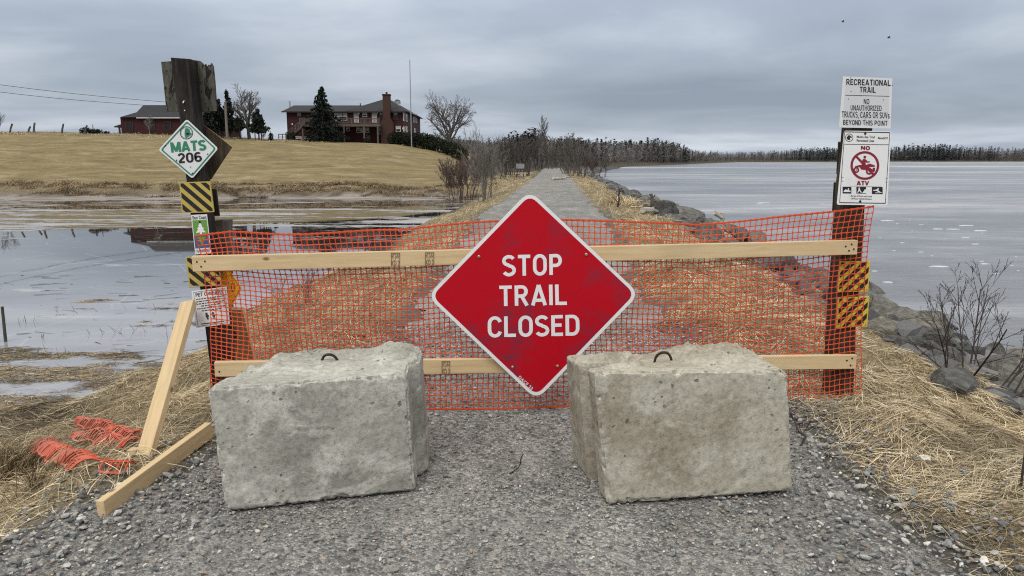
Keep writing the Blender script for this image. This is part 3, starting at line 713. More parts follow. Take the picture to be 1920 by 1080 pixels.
board('hazard_board', DR+0.15, [(1565, 343), (1604, 343), (1600, 396), (1562, 396)], 0.016, M['post_dark'], 'lower dark board edge behind the post of the ATV sign', 'board', M['yellow_dull'])

# ------------------------------------------------------------------ MATS 206 diamond
pl = Plate(DL-0.012); out = rounded([(350, 223), (409, 278.5), (360.5, 335), (297, 281)], 5)
t = thing('trail_marker', pl.p(354, 280), 'white diamond sign with green border and number on the leaning post', 'sign')
mb = MB(); pl.panel(mb, out, 0.004); mb.build('panel', M['white_sign'], t)
mb = MB(); pl.ring(mb, inset(out, 0.93), inset(out, 0.865), 0.0012); mb.build('border', M['green'], t)
mb = MB(); put_strokes(pl, mb, 'MATS', [(319.5, 267), (385, 262.5), (386, 281), (322, 286)], 0.22, 0.1, 0.0012); mb.build('lettering', M['green'], t)
mb = MB(); put_strokes(pl, mb, '206', [(333, 288), (377, 285), (378.5, 302.5), (335, 306)], 0.2, 0.12, 0.0012); mb.build('lettering', M['black'], t)
mb = MB(); pl.ring(mb, circ((349.5, 249), 12.3), circ((349.5, 249), 11.1), 0.0012); pl.ring(mb, circ((349.5, 249), 10.2), circ((349.5, 249), 9.8), 0.0014)
g = mb.build('seal', M['black'], t)
mb = MB(); pl.poly(mb, [(347, 241), (351, 240), (355, 242), (357, 249), (360, 251), (356, 254), (352, 257), (348, 259), (346, 253), (346, 247)], 0.0016); mb.build('emblem', M['green'], g)
mb = MB(); pl.poly(mb, [(348, 250), (353, 248.5), (356, 251), (352, 253.5), (349, 252)], 0.002); mb.build('emblem', M['black'], g)
for a, b, wd in (((308, 275), (311, 272), 1.6), ((388, 290), (390, 288), 1.4), ((330, 302), (332, 299), 1.4), ((360, 324), (362, 326), 2), ((357, 312), (357.5, 315), 1), ((368, 235), (371, 238), 1.3)): mb = MB(); pl.line(mb, a, b, wd, 0.0022); mb.build('scuff', M['black'], t)

# ------------------------------------------------------------------ striped hazard boards
def hazard(d, q, nst, down, label, ymat, k=0.0, frac=0.5, shift=0.0):
    pl = Plate(d, k, at(q[0][0], q[0][1], d).x); c = sum((pl.p(*v) for v in q), Vector())/4
    t = thing('hazard_board', c, label, 'sign'); mb = MB(); pl.panel(mb, q, 0.012); mb.build('panel', ymat, t)
    a, b, cc, dd = [np.array(v, float) for v in inset(q, 0.93)]
    f = lambda u, v: tuple((a*(1-u)+b*u)*(1-v)+(dd*(1-u)+cc*u)*v)
    mb = MB(); per = 2.0/nst
    for i in range(-1, nst+2):
        s0 = i*per+shift; s1 = s0+per*frac; poly = clip_band(s0, s1, down)
        if len(poly) > 2: mb.add([pl.p(*f(u, v), 0.0015) for u, v in poly], [tuple(range(len(poly)))])
    mb.build('stripes', M['black'], t)
    for u, v in ((.12, .12), (.88, .1), (.9, .9), (.1, .88), (.5, .5)):
        mb = MB(); pl.disc(mb, f(u, v), 1.1, 0.003, 8); mb.build('screw', M['rust'], t)
    return t
def clip_band(s0, s1, down):
    """part of the unit square with s0 < s < s1, s = u - v + 1 (down-right stripes) or u + v"""
    P = [(0, 0), (1, 0), (1, 1), (0, 1)]
    g = (lambda p: p[0]-p[1]+1) if down else (lambda p: p[0]+p[1])
    for lim, sg in ((s0, 1), (s1, -1)):
        Q = []
        for i in range(len(P)):
            A, B = P[i], P[(i+1) % len(P)]; ga, gb = (g(A)-lim)*sg, (g(B)-lim)*sg
            if ga >= 0: Q.append(A)
            if (ga >= 0) != (gb >= 0):
                k = ga/(ga-gb); Q.append((A[0]+(B[0]-A[0])*k, A[1]+(B[1]-A[1])*k))
        P = Q
        if not P: return []
    return P
hazard(DL-0.016, [(336, 342), (393.5, 340), (401, 397.5), (341, 400)], 5, True, 'upper black and yellow striped board on the leaning post', M['yellow_dull'], shift=0.1)
hazard(DL-0.016, [(348, 482), (412, 481), (414.5, 535), (355, 538)], 5, True, 'lower striped board on the leaning post behind the rail end', M['yellow_dull'], shift=0.1)
hazard(DR-0.016, [(1575, 490), (1632, 490), (1628, 546), (1571, 548)], 5, False, 'upper black and yellow striped board on the brown post', M['yellow'], shift=-0.05)
hazard(DR-0.016, [(1572, 558), (1630, 556), (1626, 612), (1568, 615)], 5, False, 'lower black and yellow striped board on the brown post', M['yellow'], shift=-0.05)

# ------------------------------------------------------------------ greenway sticker
pl = Plate(DL-0.012); q = [(358, 403), (388, 401.5), (396, 475), (366, 477)]
t = thing('trail_sticker', pl.p(376, 440), 'small green and blue trail plate with a white tree', 'sign')
mb = MB(); pl.panel(mb, q, 0.003); mb.build('panel', M['white_sign'], t)
a, b, c, d = [np.array(v, float) for v in q]; f = lambda u, v: tuple((a*(1-u)+b*u)*(1-v)+(d*(1-u)+c*u)*v)
mb = MB(); pl.poly(mb, [f(.05, .14), f(.95, .14), f(.95, .53), f(.05, .53)], 0.001); mb.build('field', M['lime'], t)
mb = MB(); pl.poly(mb, [f(.05, .53), f(.95, .53), f(.95, .85), f(.05, .85)], 0.001); mb.build('field', M['blue'], t)
tree = [(.5, .2), (.62, .28), (.57, .29), (.72, .36), (.65, .375), (.82, .46), (.56, .455), (.56, .52), (.44, .52), (.44, .455), (.18, .46), (.35, .375), (.28, .36), (.43, .29), (.38, .28)]
mb = MB(); mb.add([pl.p(*f(u, v), 0.002) for u, v in tree], [tuple(range(len(tree)))]); mb.build('tree_symbol', M['white'], t)
mb = MB(); pl.poly(mb, [f(.44, .53), f(.56, .53), f(.56, .57), f(.8, .58), f(.64, .64), f(.7, .65), f(.56, .72), f(.5, .78), f(.42, .72), f(.3, .65), f(.36, .64), f(.2, .58), f(.44, .57)], 0.002); mb.build('tree_reflection', M['lime'], t)
mb = MB(); pl.text(mb, 'East Coast', [f(.08, .03), f(.95, .03), f(.95, .115), f(.08, .115)], 0.002, 0.01); pl.disc(mb, f(.5, .19), 2.0, 0.0025, 10); mb.build('lettering', M['black'], t)
mb = MB(); pl.text(mb, 'Greenway', [f(.1, .89), f(.92, .89), f(.92, .97), f(.1, .97)], 0.002, 0.01); mb.build('lettering', M['maroon'], t)

# ------------------------------------------------------------------ amber diamond behind the left post
pl = Plate(DL+0.06); q = rounded([(426, 499), (454, 541), (428, 584), (400, 542)], 4)
t = thing('speed_sign', pl.p(413, 544), 'amber diamond sign half hidden behind the notice and orange mesh', 'sign')
mb = MB(); pl.panel(mb, q, 0.004); mb.build('panel', M['amber'], t)
mb = MB(); pl.ring(mb, inset(q, 0.90), inset(q, 0.85), 0.001); put_strokes(pl, mb, '10', [(424, 530), (441, 530), (441, 547), (424, 547)], 0.16, 0.3, 0.001); mb.build('lettering', basic('faded black ink', (0.16, 0.10, 0.01), 0.6, 0.2, 20), t)

# ------------------------------------------------------------------ pet owners notice: a curling laminated sheet
pl = Plate(DL-0.034); q = [(359, 546), (425, 537), (431, 607), (368, 615)]
a, b, c, d = [np.array(v, float) for v in q]; f = lambda u, v: tuple((a*(1-u)+b*u)*(1-v)+(d*(1-u)+c*u)*v)
def curl(u, v): return 0.055*max(0, 0.35-u)**1.3*(0.6+0.6*v)
t = thing('notice_sheet', pl.p(395, 577), 'curling white laminated pet notice under the rail end', 'notice')
mb = MB(); NU, NV = 14, 10; V = [pl.p(*f(i/NU, j/NV), curl(i/NU, j/NV)) for j in range(NV+1) for i in range(NU+1)]; off = len(V)
V2 = [v+Vector((0, 0.0012, 0)) for v in V]
mb.add(V+V2, [(j*(NU+1)+i, (j+1)*(NU+1)+i, (j+1)*(NU+1)+i+1, j*(NU+1)+i+1) for j in range(NV) for i in range(NU)] + [(off+j*(NU+1)+i, off+j*(NU+1)+i+1, off+(j+1)*(NU+1)+i+1, off+(j+1)*(NU+1)+i) for j in range(NV) for i in range(NU)])
mb.build('sheet', M['paper'], t, smooth=True)
def stext(mb, s_, u0, v0, u1, v1, bold=0.0):
    V, Fs = text2d(s_, bold); W = []
    for x, y in V:
        u = u0+(u1-u0)*x; v = v1+(v0-v1)*y; W.append(pl.p(*f(u, v), curl(u, v)+0.0012))
    mb.add(W, Fs)
mb = MB(); stext(mb, 'PET OWNERS', .1, .07, .88, .17, 0.02)
def sbar(u0, v0, u1, v1):
    n = 6; W = [pl.p(*f(u0+(u1-u0)*i/n, v), curl(u0+(u1-u0)*i/n, v)+0.001) for v in (v0, v1) for i in range(n+1)]
    mb.add(W, [(i, i+n+1, i+n+2, i+1) for i in range(n)])
rr = random.Random(3)
for r_ in range(6):                                                   # small print, too fine to read
    v = .225+.065*r_; u = .1+(.12 if r_ in (3, 5) else 0)
    while u < (.9 if r_ not in (3, 5) else .75):
        wv = rr.uniform(.03, .09); sbar(u, v, min(u+wv, .92), v+.026); u += wv+.02
sbar(.16, .9, .84, .925)
for (u0, v0, u1, v1) in ((.05, .035, .95, .045), (.05, .955, .95, .965), (.05, .045, .058, .955), (.942, .045, .95, .955)): sbar(u0, v0, u1, v1)
mb.build('lettering', M['ink'], t)
mb = MB()
for cxp, cyp, rx, ry in ((.36, .72, .05, .045), (.345, .655, .035, .035), (.55, .72, .045, .045), (.535, .66, .035, .03), (.37, .79, .03, .025), (.56, .79, .03, .02)):
    P = [(cxp+rx*math.cos(q_), cyp+ry*math.sin(q_)) for q_ in [2*math.pi*i/12 for i in range(12)]]
    mb.add([pl.p(*f(u, v), curl(u, v)+0.0012+0.0002*cxp) for u, v in P], [tuple(range(11, -1, -1))])
mb.build('dog_picture', M['ink'], t)

# ------------------------------------------------------------------ recreational trail rule sign
pl = Plate(DR-0.02); q = [(1581, 143), (1673, 147), (1670, 241), (1573, 239)]
t = thing('rule_sign', pl.p(1624, 192), 'faded white rules sign with black capitals at the top of the post', 'sign')
mb = MB(); pl.panel(mb, q, 0.004); mb.build('panel', M['white_sign'], t)
mb = MB(); pl.poly(mb, [(1585, 152), (1668, 155), (1666, 233), (1581, 231)], 0.0006); mb.build('faded_film', M['grey_panel'], t)
mb = MB()
for s_, qd, bo in (('RECREATIONAL', [(1587, 148), (1670, 150), (1670, 161), (1587, 159)], .01), ('TRAIL', [(1612, 162.5), (1642, 163.5), (1642, 174), (1612, 173)], .01),
                   ('NO', [(1619.5, 185), (1630, 185.5), (1630, 195.5), (1619.5, 195)], .006), ('UNAUTHORIZED', [(1595, 197), (1653, 198), (1653, 208), (1595, 207)], .006),
                   ('TRUCKS, CARS OR SUVs', [(1578.5, 208.5), (1668, 211), (1668, 222), (1578.5, 220)], .006), ('BEYOND THIS POINT', [(1581, 224.5), (1664, 226.5), (1664, 236), (1581, 234)], .006)):
    put_strokes(pl, mb, s_, qd, 0.17 if bo > .008 else 0.145, 0.13, 0.0014)
pl.line(mb, (1585, 178.5), (1668, 180.5), 1.0, 0.0014)
for x, y in ((1595, 145.5), (1628, 163), (1596, 171), (1622, 222.5), (1591, 185.5), (1657, 187), (1673, 160)): pl.disc(mb, (x, y), 0.9, 0.002, 8)
mb.build('lettering', M['black'], t)

# ------------------------------------------------------------------ no ATV sign
pl = Plate(DR-0.022); q = rounded([(1583, 245), (1671, 246), (1664, 385), (1569, 384)], 4)
SX = lambda cx_, cy_: (1530+cx_/3.6, 120+cy_/3.6)
t = thing('no_atv_sign', pl.p(1621, 315), 'white sign with a red crossed-out quad bike on the brown post', 'sign')
mb = MB(); pl.panel(mb, q, 0.004); mb.build('panel', M['white'], t)
mb = MB(); ins = [SX(192, 455), SX(500, 460), SX(470, 943), SX(158, 938)]
pl.ring(mb, ins, inset(ins, 0.978), 0.0012); pl.line(mb, SX(190, 541), SX(495, 545), 0.9, 0.0013)
for s_, qd, bo in (('Multi-Use Trail', [SX(275, 483), SX(397, 485), SX(397, 501), SX(275, 499)], .012), ('Permitted Uses', [SX(275, 508), SX(393, 510), SX(393, 527), SX(275, 525)], .012),
                   ('MaineDOT', [SX(418, 492), SX(486, 494), SX(486, 508), SX(418, 506)], .02), ('Bureau of Parks and Lands', [SX(236, 884), SX(378, 888), SX(378, 899), SX(236, 895)], .01),
                   ('Off Road Vehicle Division', [SX(236, 902), SX(376, 906), SX(376, 917), SX(236, 913)], .01)):
    pl.text(mb, s_, qd, 0.0014, bo)
pl.line(mb, SX(225, 823), SX(445, 829), 0.4, 0.0014)
for c_, r_ in ((SX(333, 470), 2.2), (SX(299, 927), 2.2)): pl.disc(mb, c_, r_, 0.0024, 14)
for u, v in ((172, 766), (170, 790), (470, 772), (468, 796)): pl.line(mb, SX(u, v), SX(u+14, v+1), 0.6, 0.0015)
mb.build('lettering', M['black'], t)
mb = MB(); cc_ = SX(224, 497); pl.ring(mb, circ(cc_, 7.6), circ(cc_, 6.6), 0.0013); pl.poly(mb, [SX(206, 497), SX(222, 478), SX(242, 492), SX(240, 500), SX(228, 494), SX(232, 512), SX(214, 512)], 0.0013); mb.build('seal', M['black'], t)
mb = MB()
put_strokes(pl, mb, 'NO', [SX(305, 553), SX(363, 555), SX(363, 580), SX(305, 578)], 0.23, 0.16, 0.0014); mb.build('lettering', M['maroon'], t); mb = MB(); put_strokes(pl, mb, 'ATV', [SX(276, 789), SX(357, 791), SX(355, 819), SX(276, 817)], 0.23, 0.1, 0.0014)
mb.build('lettering', M['maroon'], t)
mb = MB(); C_ = SX(330, 685); pl.ring(mb, circ(C_, 27, 40), circ(C_, 22.6, 40), 0.0012); pl.line(mb, SX(268, 620), SX(392, 750), 4.4, 0.0010); mb.build('prohibition_ring', M['maroon'], t)
mb = MB()
pl.ring(mb, circ(SX(272, 715), 5.6), circ(SX(272, 715), 2.7), 0.0018); pl.ring(mb, circ(SX(360, 724), 6.4), circ(SX(360, 724), 3.3), 0.0018)
pl.disc(mb, SX(272, 715), 1.3, 0.0018, 10); pl.disc(mb, SX(360, 724), 1.5, 0.0018, 10)
pl.poly(mb, [SX(262, 690), SX(300, 680), SX(330, 684), SX(362, 672), SX(398, 684), SX(396, 694), SX(366, 694), SX(340, 716), SX(305, 712), SX(296, 696), SX(262, 697)], 0.0016)
pl.disc(mb, SX(330, 628), 2.6, 0.0020, 14)
pl.poly(mb, [SX(318, 640), SX(334, 642), SX(350, 658), SX(364, 656), SX(364, 663), SX(344, 666), SX(334, 660), SX(336, 676), SX(310, 684), SX(308, 662)], 0.0020)
pl.poly(mb, [SX(384, 700), SX(399, 700), SX(398, 722), SX(388, 732), SX(380, 716)], 0.0020)
mb.build('quad_bike_symbol', M['maroon'], t)
for (u0, v0, u1, v1), shapes in (((180, 828, 239, 874), [[(186, 858), (200, 846), (214, 850), (216, 838), (222, 840), (224, 854), (234, 856), (232, 864), (188, 864)]]),
                                 ((273, 829, 338, 875), [[(288, 834), (296, 834), (298, 850), (310, 868), (302, 868), (292, 856), (284, 868), (278, 868), (286, 850)], [(312, 872), (330, 846), (338, 846), (338, 872)]]),
                                 ((378, 830, 450, 878), [[(386, 850), (406, 848), (418, 838), (426, 840), (420, 852), (436, 864), (420, 864), (408, 856), (388, 856)], [(400, 868), (444, 866), (444, 870), (400, 872)]])):
    mb = MB(); pl.poly(mb, [SX(u0, v0), SX(u1, v0+1), SX(u1, v1), SX(u0, v1-1)], 0.0013); g = mb.build('pictogram', M['black'], t)
    mb = MB()
    for s_ in shapes: pl.poly(mb, [SX(u, v) for u, v in s_], 0.002)
    mb.build('figure', M['white'], g)

# ------------------------------------------------------------------ the red STOP sign
pl = Plate(4.315, 0.085, 0.12); q = [(993, 357), (1199, 551), (1006, 750), (801, 555)]
out = rounded(q, 24, 7)
t = thing('stop_sign', pl.p(1000, 553), 'large red diamond stop sign with a white border', 'sign')
mb = MB(); pl.panel(mb, out, 0.004); mb.build('panel', M['white'], t)
mb = MB(); inn = rounded(inset(q, 0.955), 18, 7); pl.poly(mb, inn, 0.001); mb.build('red_field', M['red'], t)
mb = MB()
put_strokes(pl, mb, 'STOP', [(942, 479), (1053, 476), (1053.5, 515), (942.5, 518)], 0.165, 0.13, 0.002)
put_strokes(pl, mb, 'TRAIL', [(936, 536), (1062, 533), (1063, 571.5), (936.5, 574)], 0.165, 0.13, 0.002)
put_strokes(pl, mb, 'CLOSED', [(914.5, 594), (1086, 590), (1086.5, 629), (915, 632.5)], 0.165, 0.125, 0.002)
mb.build('lettering', M['white'], t)
mb = MB(); pl.text(mb, 'DACF 23', [(975, 704), (1000, 727), (996.5, 731.5), (971.5, 708.5)], 0.002, 0.02, 1.15); mb.build('lettering', M['white'], t)
for x, y in ((898, 481), (1099, 477), (961, 688), (1045, 686)):
    mb = MB(); c0 = pl.p(x, y, 0.001); mb.tube([c0, c0+Vector((0, -0.006, 0)), c0+Vector((0, -0.008, 0))], [0.009, 0.009, 0.005], 8); mb.build('bolt', M['bolt'], t)

# ------------------------------------------------------------------ orange mesh
def net():
    top = np.array([(366, 443), (430, 437), (520, 438), (640, 436), (760, 430), (840, 421), (900, 416), (1000, 413), (1060, 412), (1150, 415), (1300, 421), (1400, 414), (1500, 404), (1580, 394), (1638, 387)], float)
    bot = np.array([(396, 722), (500, 748), (650, 765), (800, 768), (930, 767), (1070, 765), (1300, 758), (1485, 748), (1560, 745), (1616, 735)], float)
    NC, NRW, SUB = 122, 35, 2
    def pt(ci, rj):                       # ci in 0..NC, rj in 0..NR
        u = ci/NC; v = rj/NRW; xt = 366+(1638-366)*u; xb = 396+(1616-396)*u
        s_ = v*v*(3-2*v); yt = np.interp(xt, top[:, 0], top[:, 1]); yb = np.interp(xb, bot[:, 0], bot[:, 1])
        vv = v**0.96; x = xt+(xb-xt)*(1-(1-min(1, v*1.35))**2); y = yt+(yb-yt)*vv
        n_ = mnoise.noise(Vector((ci*0.095, rj*0.14, 1.0))); n2 = mnoise.noise(Vector((ci*0.08, rj*0.13, 9.0))); n3 = mnoise.noise(Vector((ci*0.9, rj*0.9, 4)))
        x += n_*3.6+n3*0.8; y += n2*3.0+n3*0.6
        p = at(x, y, 4.20+0.048, 0.085, -1.9); pull = 0.03*mnoise.noise(Vector((ci*0.08, rj*0.1, 3)))
        if v > .9 or v < .12: pull *= 1.5
        p.y += max(-0.008, pull); 
        if u > 0.955: p.y -= 0.02*0
        return p
    mb = MB()
    grid = {(i, j): pt(i/SUB, j/SUB) for i in range(NC*SUB+1) for j in range(NRW*SUB+1)}
    def strand(P, r, flat):
        N = len(P); b = len(mb.v)
        for i, p in enumerate(P):
            d = (P[min(i+1, N-1)]-P[max(i-1, 0)]).normalized(); nrm = Vector((0.085, -1, 0)).normalized(); sd_ = d.cross(nrm).normalized()
            node = 1.45 if i % SUB == 0 else 0.85; rr_ = r*node
            for a_, b2 in ((1, 0), (0, 1), (-1, 0), (0, -1)): mb.v.append(tuple(p+sd_*a_*rr_+nrm*b2*flat))
        for i in range(N-1):
            for k in range(4):
                mb.f.append((b+i*4+k, b+i*4+(k+1) % 4, b+i*4+4+(k+1) % 4, b+i*4+4+k)); mb.m.append(0)
    for j in range(0, NRW*SUB+1, SUB):
        strand([grid[i, j] for i in range(NC*SUB+1)], 0.0029 if 0 < j < NRW*SUB else 0.0055, 0.0012)
    for i in range(0, NC*SUB+1, SUB):
        strand([grid[i, j] for j in range(NRW*SUB+1)], 0.0026, 0.0011)
    o = mb.build('barrier_mesh', M['net'], org=at(960, 767, 4.4)); tag(o, 'orange plastic safety mesh stretched between the two post groups', 'safety mesh')
net()

# ------------------------------------------------------------------ concrete blocks
def block(name, C, mat, label, seed, groove, bumps, loop_uv):
    """C: 8 corners FBL FBR BBR BBL FTL FTR BTR BTL (front faces the camera)"""
    C = [Vector(c) for c in C]; n = 84; idx = {}; V = []; Fc = []; EW = []
    org = (C[0]+C[1]+C[2]+C[3])/4
    W = (C[1]-C[0]).length; D = (C[3]-C[0]).length; H = (C[4]-C[0]).length
    na, nb, nc = int(n*W/0.9), int(n*D/0.9), int(n*H/0.9)
    def tri(a, b, c):
        lo = C[0].lerp(C[1], a).lerp(C[3].lerp(C[2], a), b); hi = C[4].lerp(C[5], a).lerp(C[7].lerp(C[6], a), b); return lo.lerp(hi, c)
    off = Vector((seed*3.1, seed*1.7, 0))
    def vert(i, j, k):
        key = (i, j, k)
        if key in idx: return idx[key]
        a, b, c = i/na, j/nb, k/nc
        # distances (m) to the three nearest faces, for worn arrises
        ea, eb, ec = min(a, 1-a)*W, min(b, 1-b)*D, min(c, 1-c)*H
        P0 = tri(a, b, c)
        nz = mnoise.fractal(P0*7+off, 1.0, 2.1, 4); nf = mnoise.fractal(P0*26+off, 0.9, 2.1, 4); big = mnoise.noise(P0*3.2+off)
        r = 0.007+0.010*max(0, big+0.1)+0.020*max(0, nf)+0.03*max(0, nz-.25)
        s_ = sorted((ea, eb, ec))
        pull = max(0.0, r-s_[1])          # near an arris
        dirv = Vector((0.5-a if ea < r else 0, 0.5-b if eb < r else 0, 0.5-c if ec < r else 0))
        sg = lambda v: (v > 0)-(v < 0)
        da = sg(0.5-a)*(pull if ea < r else 0)*0.75/W; db = sg(0.5-b)*(pull if eb < r else 0)*0.75/D; dc = sg(0.5-c)*(pull if ec < r else 0)*0.75/H
        a2, b2, c2 = a+da, b+db, c+dc
        for side, dep, cen, hw in groove:
            g_ = max(0, min(1, (hw-abs(b-cen))/(hw*0.22)))*dep/W
            g_ *= min(1, max(0, (0.5-abs(a-0.5)*0+0)*2)) if False else 1
            if side == 0: a2 += g_*max(0, 1-a*3)
            else: a2 -= g_*max(0, 1-(1-a)*3)
        p = tri(a2, b2, c2)
        if c > 0.8:
            for (ba, bb, ra, rb, h) in bumps:
                q_ = math.exp(-(((a-ba)/ra)**4+((b-bb)/rb)**4)); p.z += h*q_*(1+0.6*nf+.3*nz)*(c-0.8)/0.2
            p.z += 0.010*nz*(1 if b > 0.3 else .4)
        if c == 0: p.z -= 0.02*0
        sfc = Vector((((a < .01)*-1+(a > .99)*1), ((b < .01)*-1+(b > .99)*1), ((c < .01)*-1+(c > .99)*1)))
        p += sfc*(0.0022*nf+0.0010*nz+0.0022*mnoise.noise(P0*60))
        idx[key] = len(V); V.append(tuple(p)); EW.append(max(0.0, 1-s_[1]/0.035)*min(1, max(0, .65+1.5*nf))); return idx[key]
    def face(fn, n1, n2):
        for u in range(n1):
            for v in range(n2): Fc.append((fn(u, v), fn(u+1, v), fn(u+1, v+1), fn(u, v+1)))
    face(lambda u, v: vert(u, 0, v), na, nc); face(lambda u, v: vert(na-u, nb, v), na, nc)
    face(lambda u, v: vert(0, nb-u, v), nb, nc); face(lambda u, v: vert(na, u, v), nb, nc)
    face(lambda u, v: vert(u, v, nc), na, nb); face(lambda u, v: vert(u, nb-v, 0), na, nb)
    t = thing(name, org, label, 'concrete block'); mb = MB(); mb.v = V; mb.f = Fc; mb.m = [0]*len(Fc)
    o = mb.build('body', mat, t, smooth=True)
    at_ = o.data.attributes.new('worn', 'FLOAT', 'POINT'); at_.data.foreach_set('value', np.array(EW, np.float32))
    try:
        o.data.set_sharp_from_angle(angle=R(38))
    except Exception: pass
    p = tri(loop_uv[0], loop_uv[1], 1.0); P = []
    for i in range(13):
        q_ = math.pi*i/12; P.append(p+Vector((-0.041*math.cos(q_)*1.0+0.004*i/12, 0.008*math.sin(3*q_), -0.03+0.075*math.sin(q_)**0.8)))
    mb = MB(); mb.tube(P, 0.0065, 8); mb.build('lifting_loop', M['rust'], t, smooth=True)
G = lambda x, y, z: (x, y, z)
block('concrete_block', [(-1.262, 3.06, .016), (-.453, 3.26, .024), (-.487, 3.87, .0), (-1.33, 3.66, -.01), (-1.302, 3.06, .580), (-.478, 3.26, .588), (-.520, 3.86, .575), (-1.335, 3.64, .555)],
      M['conc_grey'], 'grey concrete block with pale stains on the left of the gap', 1, [(1, -0.05, 0.52, 0.22)], [(0.33, 0.75, 0.25, 0.3, 0.022), (0.9, 0.7, 0.14, 0.35, 0.03), (0.05, .8, .1, .35, -0.05)], (0.53, 0.55))
block('concrete_block', [(.428, 3.126, .018), (1.308, 3.25, .026), (1.235, 3.81, 0.0), (.320, 3.69, -.01), (.357, 3.126, .638), (1.247, 3.25, .606), (1.185, 3.80, .575), (.274, 3.69, .555)],
      M['conc_tan'], 'tan concrete block to the right of the gap', 4, [(0, 0.13, 0.37, 0.15)], [(0.75, 0.68, 0.24, 0.32, 0.036), (0.17, 0.5, 0.1, 0.3, 0.032), (0.43, .7, .12, .3, -0.012)], (0.45, 0.48))

# ------------------------------------------------------------------ braces of the barrier
def P_on(px, py, z):
    rx, ry, rz = ray(px, py); t_ = (z-CAM_H)/rz; return Vector((t_*rx, t_*ry, z))
# base board lying on edge from near the camera to the left block
b0 = P_on(189, 957, 0.03); b1 = at(392, 806, 3.95)
lumber('ground_timber', b0, b1, 0.089, 0.038, 'pale pine board lying on edge over the gravel at lower left', 'timber', Vector((1, -0.6, 0)))
a0 = at(264, 884, 3.62); a1 = at(354, 567, 4.36)
lumber('brace', a0, a1, 0.089, 0.038, 'slanting pale pine brace propping the leaning post from the front left', 'timber', Vector((-0.2, -1, 0.0)))
st = P_on(246, 872, -0.06); lumber('stake', st+Vector((0, .04, -0.25)), st+Vector((0, .04, 0.075)), 0.05, 0.05, 'short wooden stake driven in beside the slanting brace', 'stake')
lumber('brace', at(420, 590, DL+0.2), at(470, 678, DL+0.75), 0.089, 0.038, 'slanting brown brace seen through the mesh behind the left posts', 'timber', Vector((-1, -0.5, 0))).data.materials[0] = M['post_grey']
lumber('brace', at(436, 578, DL+0.3), at(466, 700, DL+0.5), 0.14, 0.038, 'upright tan board seen through the mesh behind the left posts', 'timber')
# --- END PART 2
# ------------------------------------------------------------------ dry grass, pebbles, litter (masses nobody could count)
def blades(P, az, L, wd, lift, col, segs=3, follow=True, droop=0.9):
    n = len(P); tip = P + np.stack([np.cos(az)*L, np.sin(az)*L, np.zeros(n)], 1)
    dz = np.clip(np.maximum(terrain(tip[:, 0], tip[:, 1]), WATER)-P[:, 2], -0.35*L, 0.35*L) if follow else np.zeros(n)
    V = np.zeros((n, segs+1, 2, 3), np.float32); tw = rng.uniform(-0.9, 0.9, n); bend = rng.normal(0, 0.20, n)
    for k in range(segs+1):
        s = k/segs; hx = np.cos(az+bend*s)*L*s*np.cos(lift*0.8); hy = np.sin(az+bend*s)*L*s*np.cos(lift*0.8)
        hz = L*np.sin(lift)*(s*1.0-droop*0.55*s*s) + dz*s
        c = P + np.stack([hx, hy, hz], 1); wk = wd*(1-0.75*s**2)*0.5
        sx = -np.sin(az+bend*s)*wk*np.cos(tw); sy = np.cos(az+bend*s)*wk*np.cos(tw); sz = wk*np.sin(tw); sv = np.stack([sx, sy, sz], 1)
        V[:, k, 0] = c-sv; V[:, k, 1] = c+sv
    V = V.reshape(-1, 3); b = (np.arange(n)*(segs+1)*2)[:, None]
    Fq = np.concatenate([b+np.array([2*k, 2*k+1, 2*k+3, 2*k+2])[None, :] for k in range(segs)])
    return V, Fq, np.repeat(col, (segs+1)*2, axis=0)
STRAW = np.array([(0.46, 0.375, 0.235), (0.57, 0.48, 0.325), (0.37, 0.29, 0.18), (0.68, 0.60, 0.44), (0.20, 0.15, 0.09), (0.10, 0.075, 0.048)])
def straw_col(n, w=(.25, .17, .24, .09, .16, .09)):
    return STRAW[rng.choice(6, n, p=np.array(w)/sum(w))]*rng.uniform(0.8, 1.15, (n, 1))
def scatter(n, x0, x1, y0, y1): return rng.uniform(x0, x1, n), rng.uniform(y0, y1, n)
def grass_mass(name, X, Y, L, wd, lift, col, flow, spread, z_off=0.0, **k):
    Z = np.maximum(terrain(X, Y), WATER)+z_off
    az = flow + rng.normal(0, spread, len(X))
    col = col*(0.62+0.76*smooth(fbm(X*2.1, Y*2.1, 131, 4)+rng.normal(0, .07, len(X)), .3, .7))[:, None]*(1+np.array([[.03, 0, -.05]])*(fbm(X*.9, Y*.9, 133)*4-2)[:, None])
    V, Fq, C = blades(np.stack([X, Y, Z], 1), az, L, wd, lift, col, **k)
    o = np_mesh(name, V, Fq, M['straw'], col=C); return tag(o, kind='stuff')
def keep(mask, *a): return [v[mask] for v in a]
SHORTF = lambda Y: 1/(1+0.05*np.maximum(Y-3, 0))
# right verge near the camera
X, Y = scatter(270000, 0.9, 4.6, 1.6, 13)
u = X-xc(Y); tm = trail_mask(X, Y); dens = smooth(-tm, -0.12, 0.18)*(1-smooth(u, 3.7, 4.4)*0.9)*np.interp(Y, [1.6, 5, 13], [1.0, 0.8, 0.30])*(0.25+1.2*fbm(X*2.5, Y*2.5, 91))*smooth(fbm(X*1.7, Y*1.7, 93), .30, .42)
X, Y = keep(rng.random(len(X)) < dens, X, Y); n = len(X)
fl = -0.6+2.6*(fbm(X*0.7, Y*0.7, 95)-0.5)*2
grass_mass('dry_grass', X, Y, rng.uniform(0.05, 0.22, n), rng.uniform(0.0015, 0.0034, n)*(1+0.12*np.maximum(Y-3, 0))*np.where(rng.random(n) < .04, 1.9, 1), np.abs(rng.normal(0.2, 0.25, n)), straw_col(n), fl, 1.25)
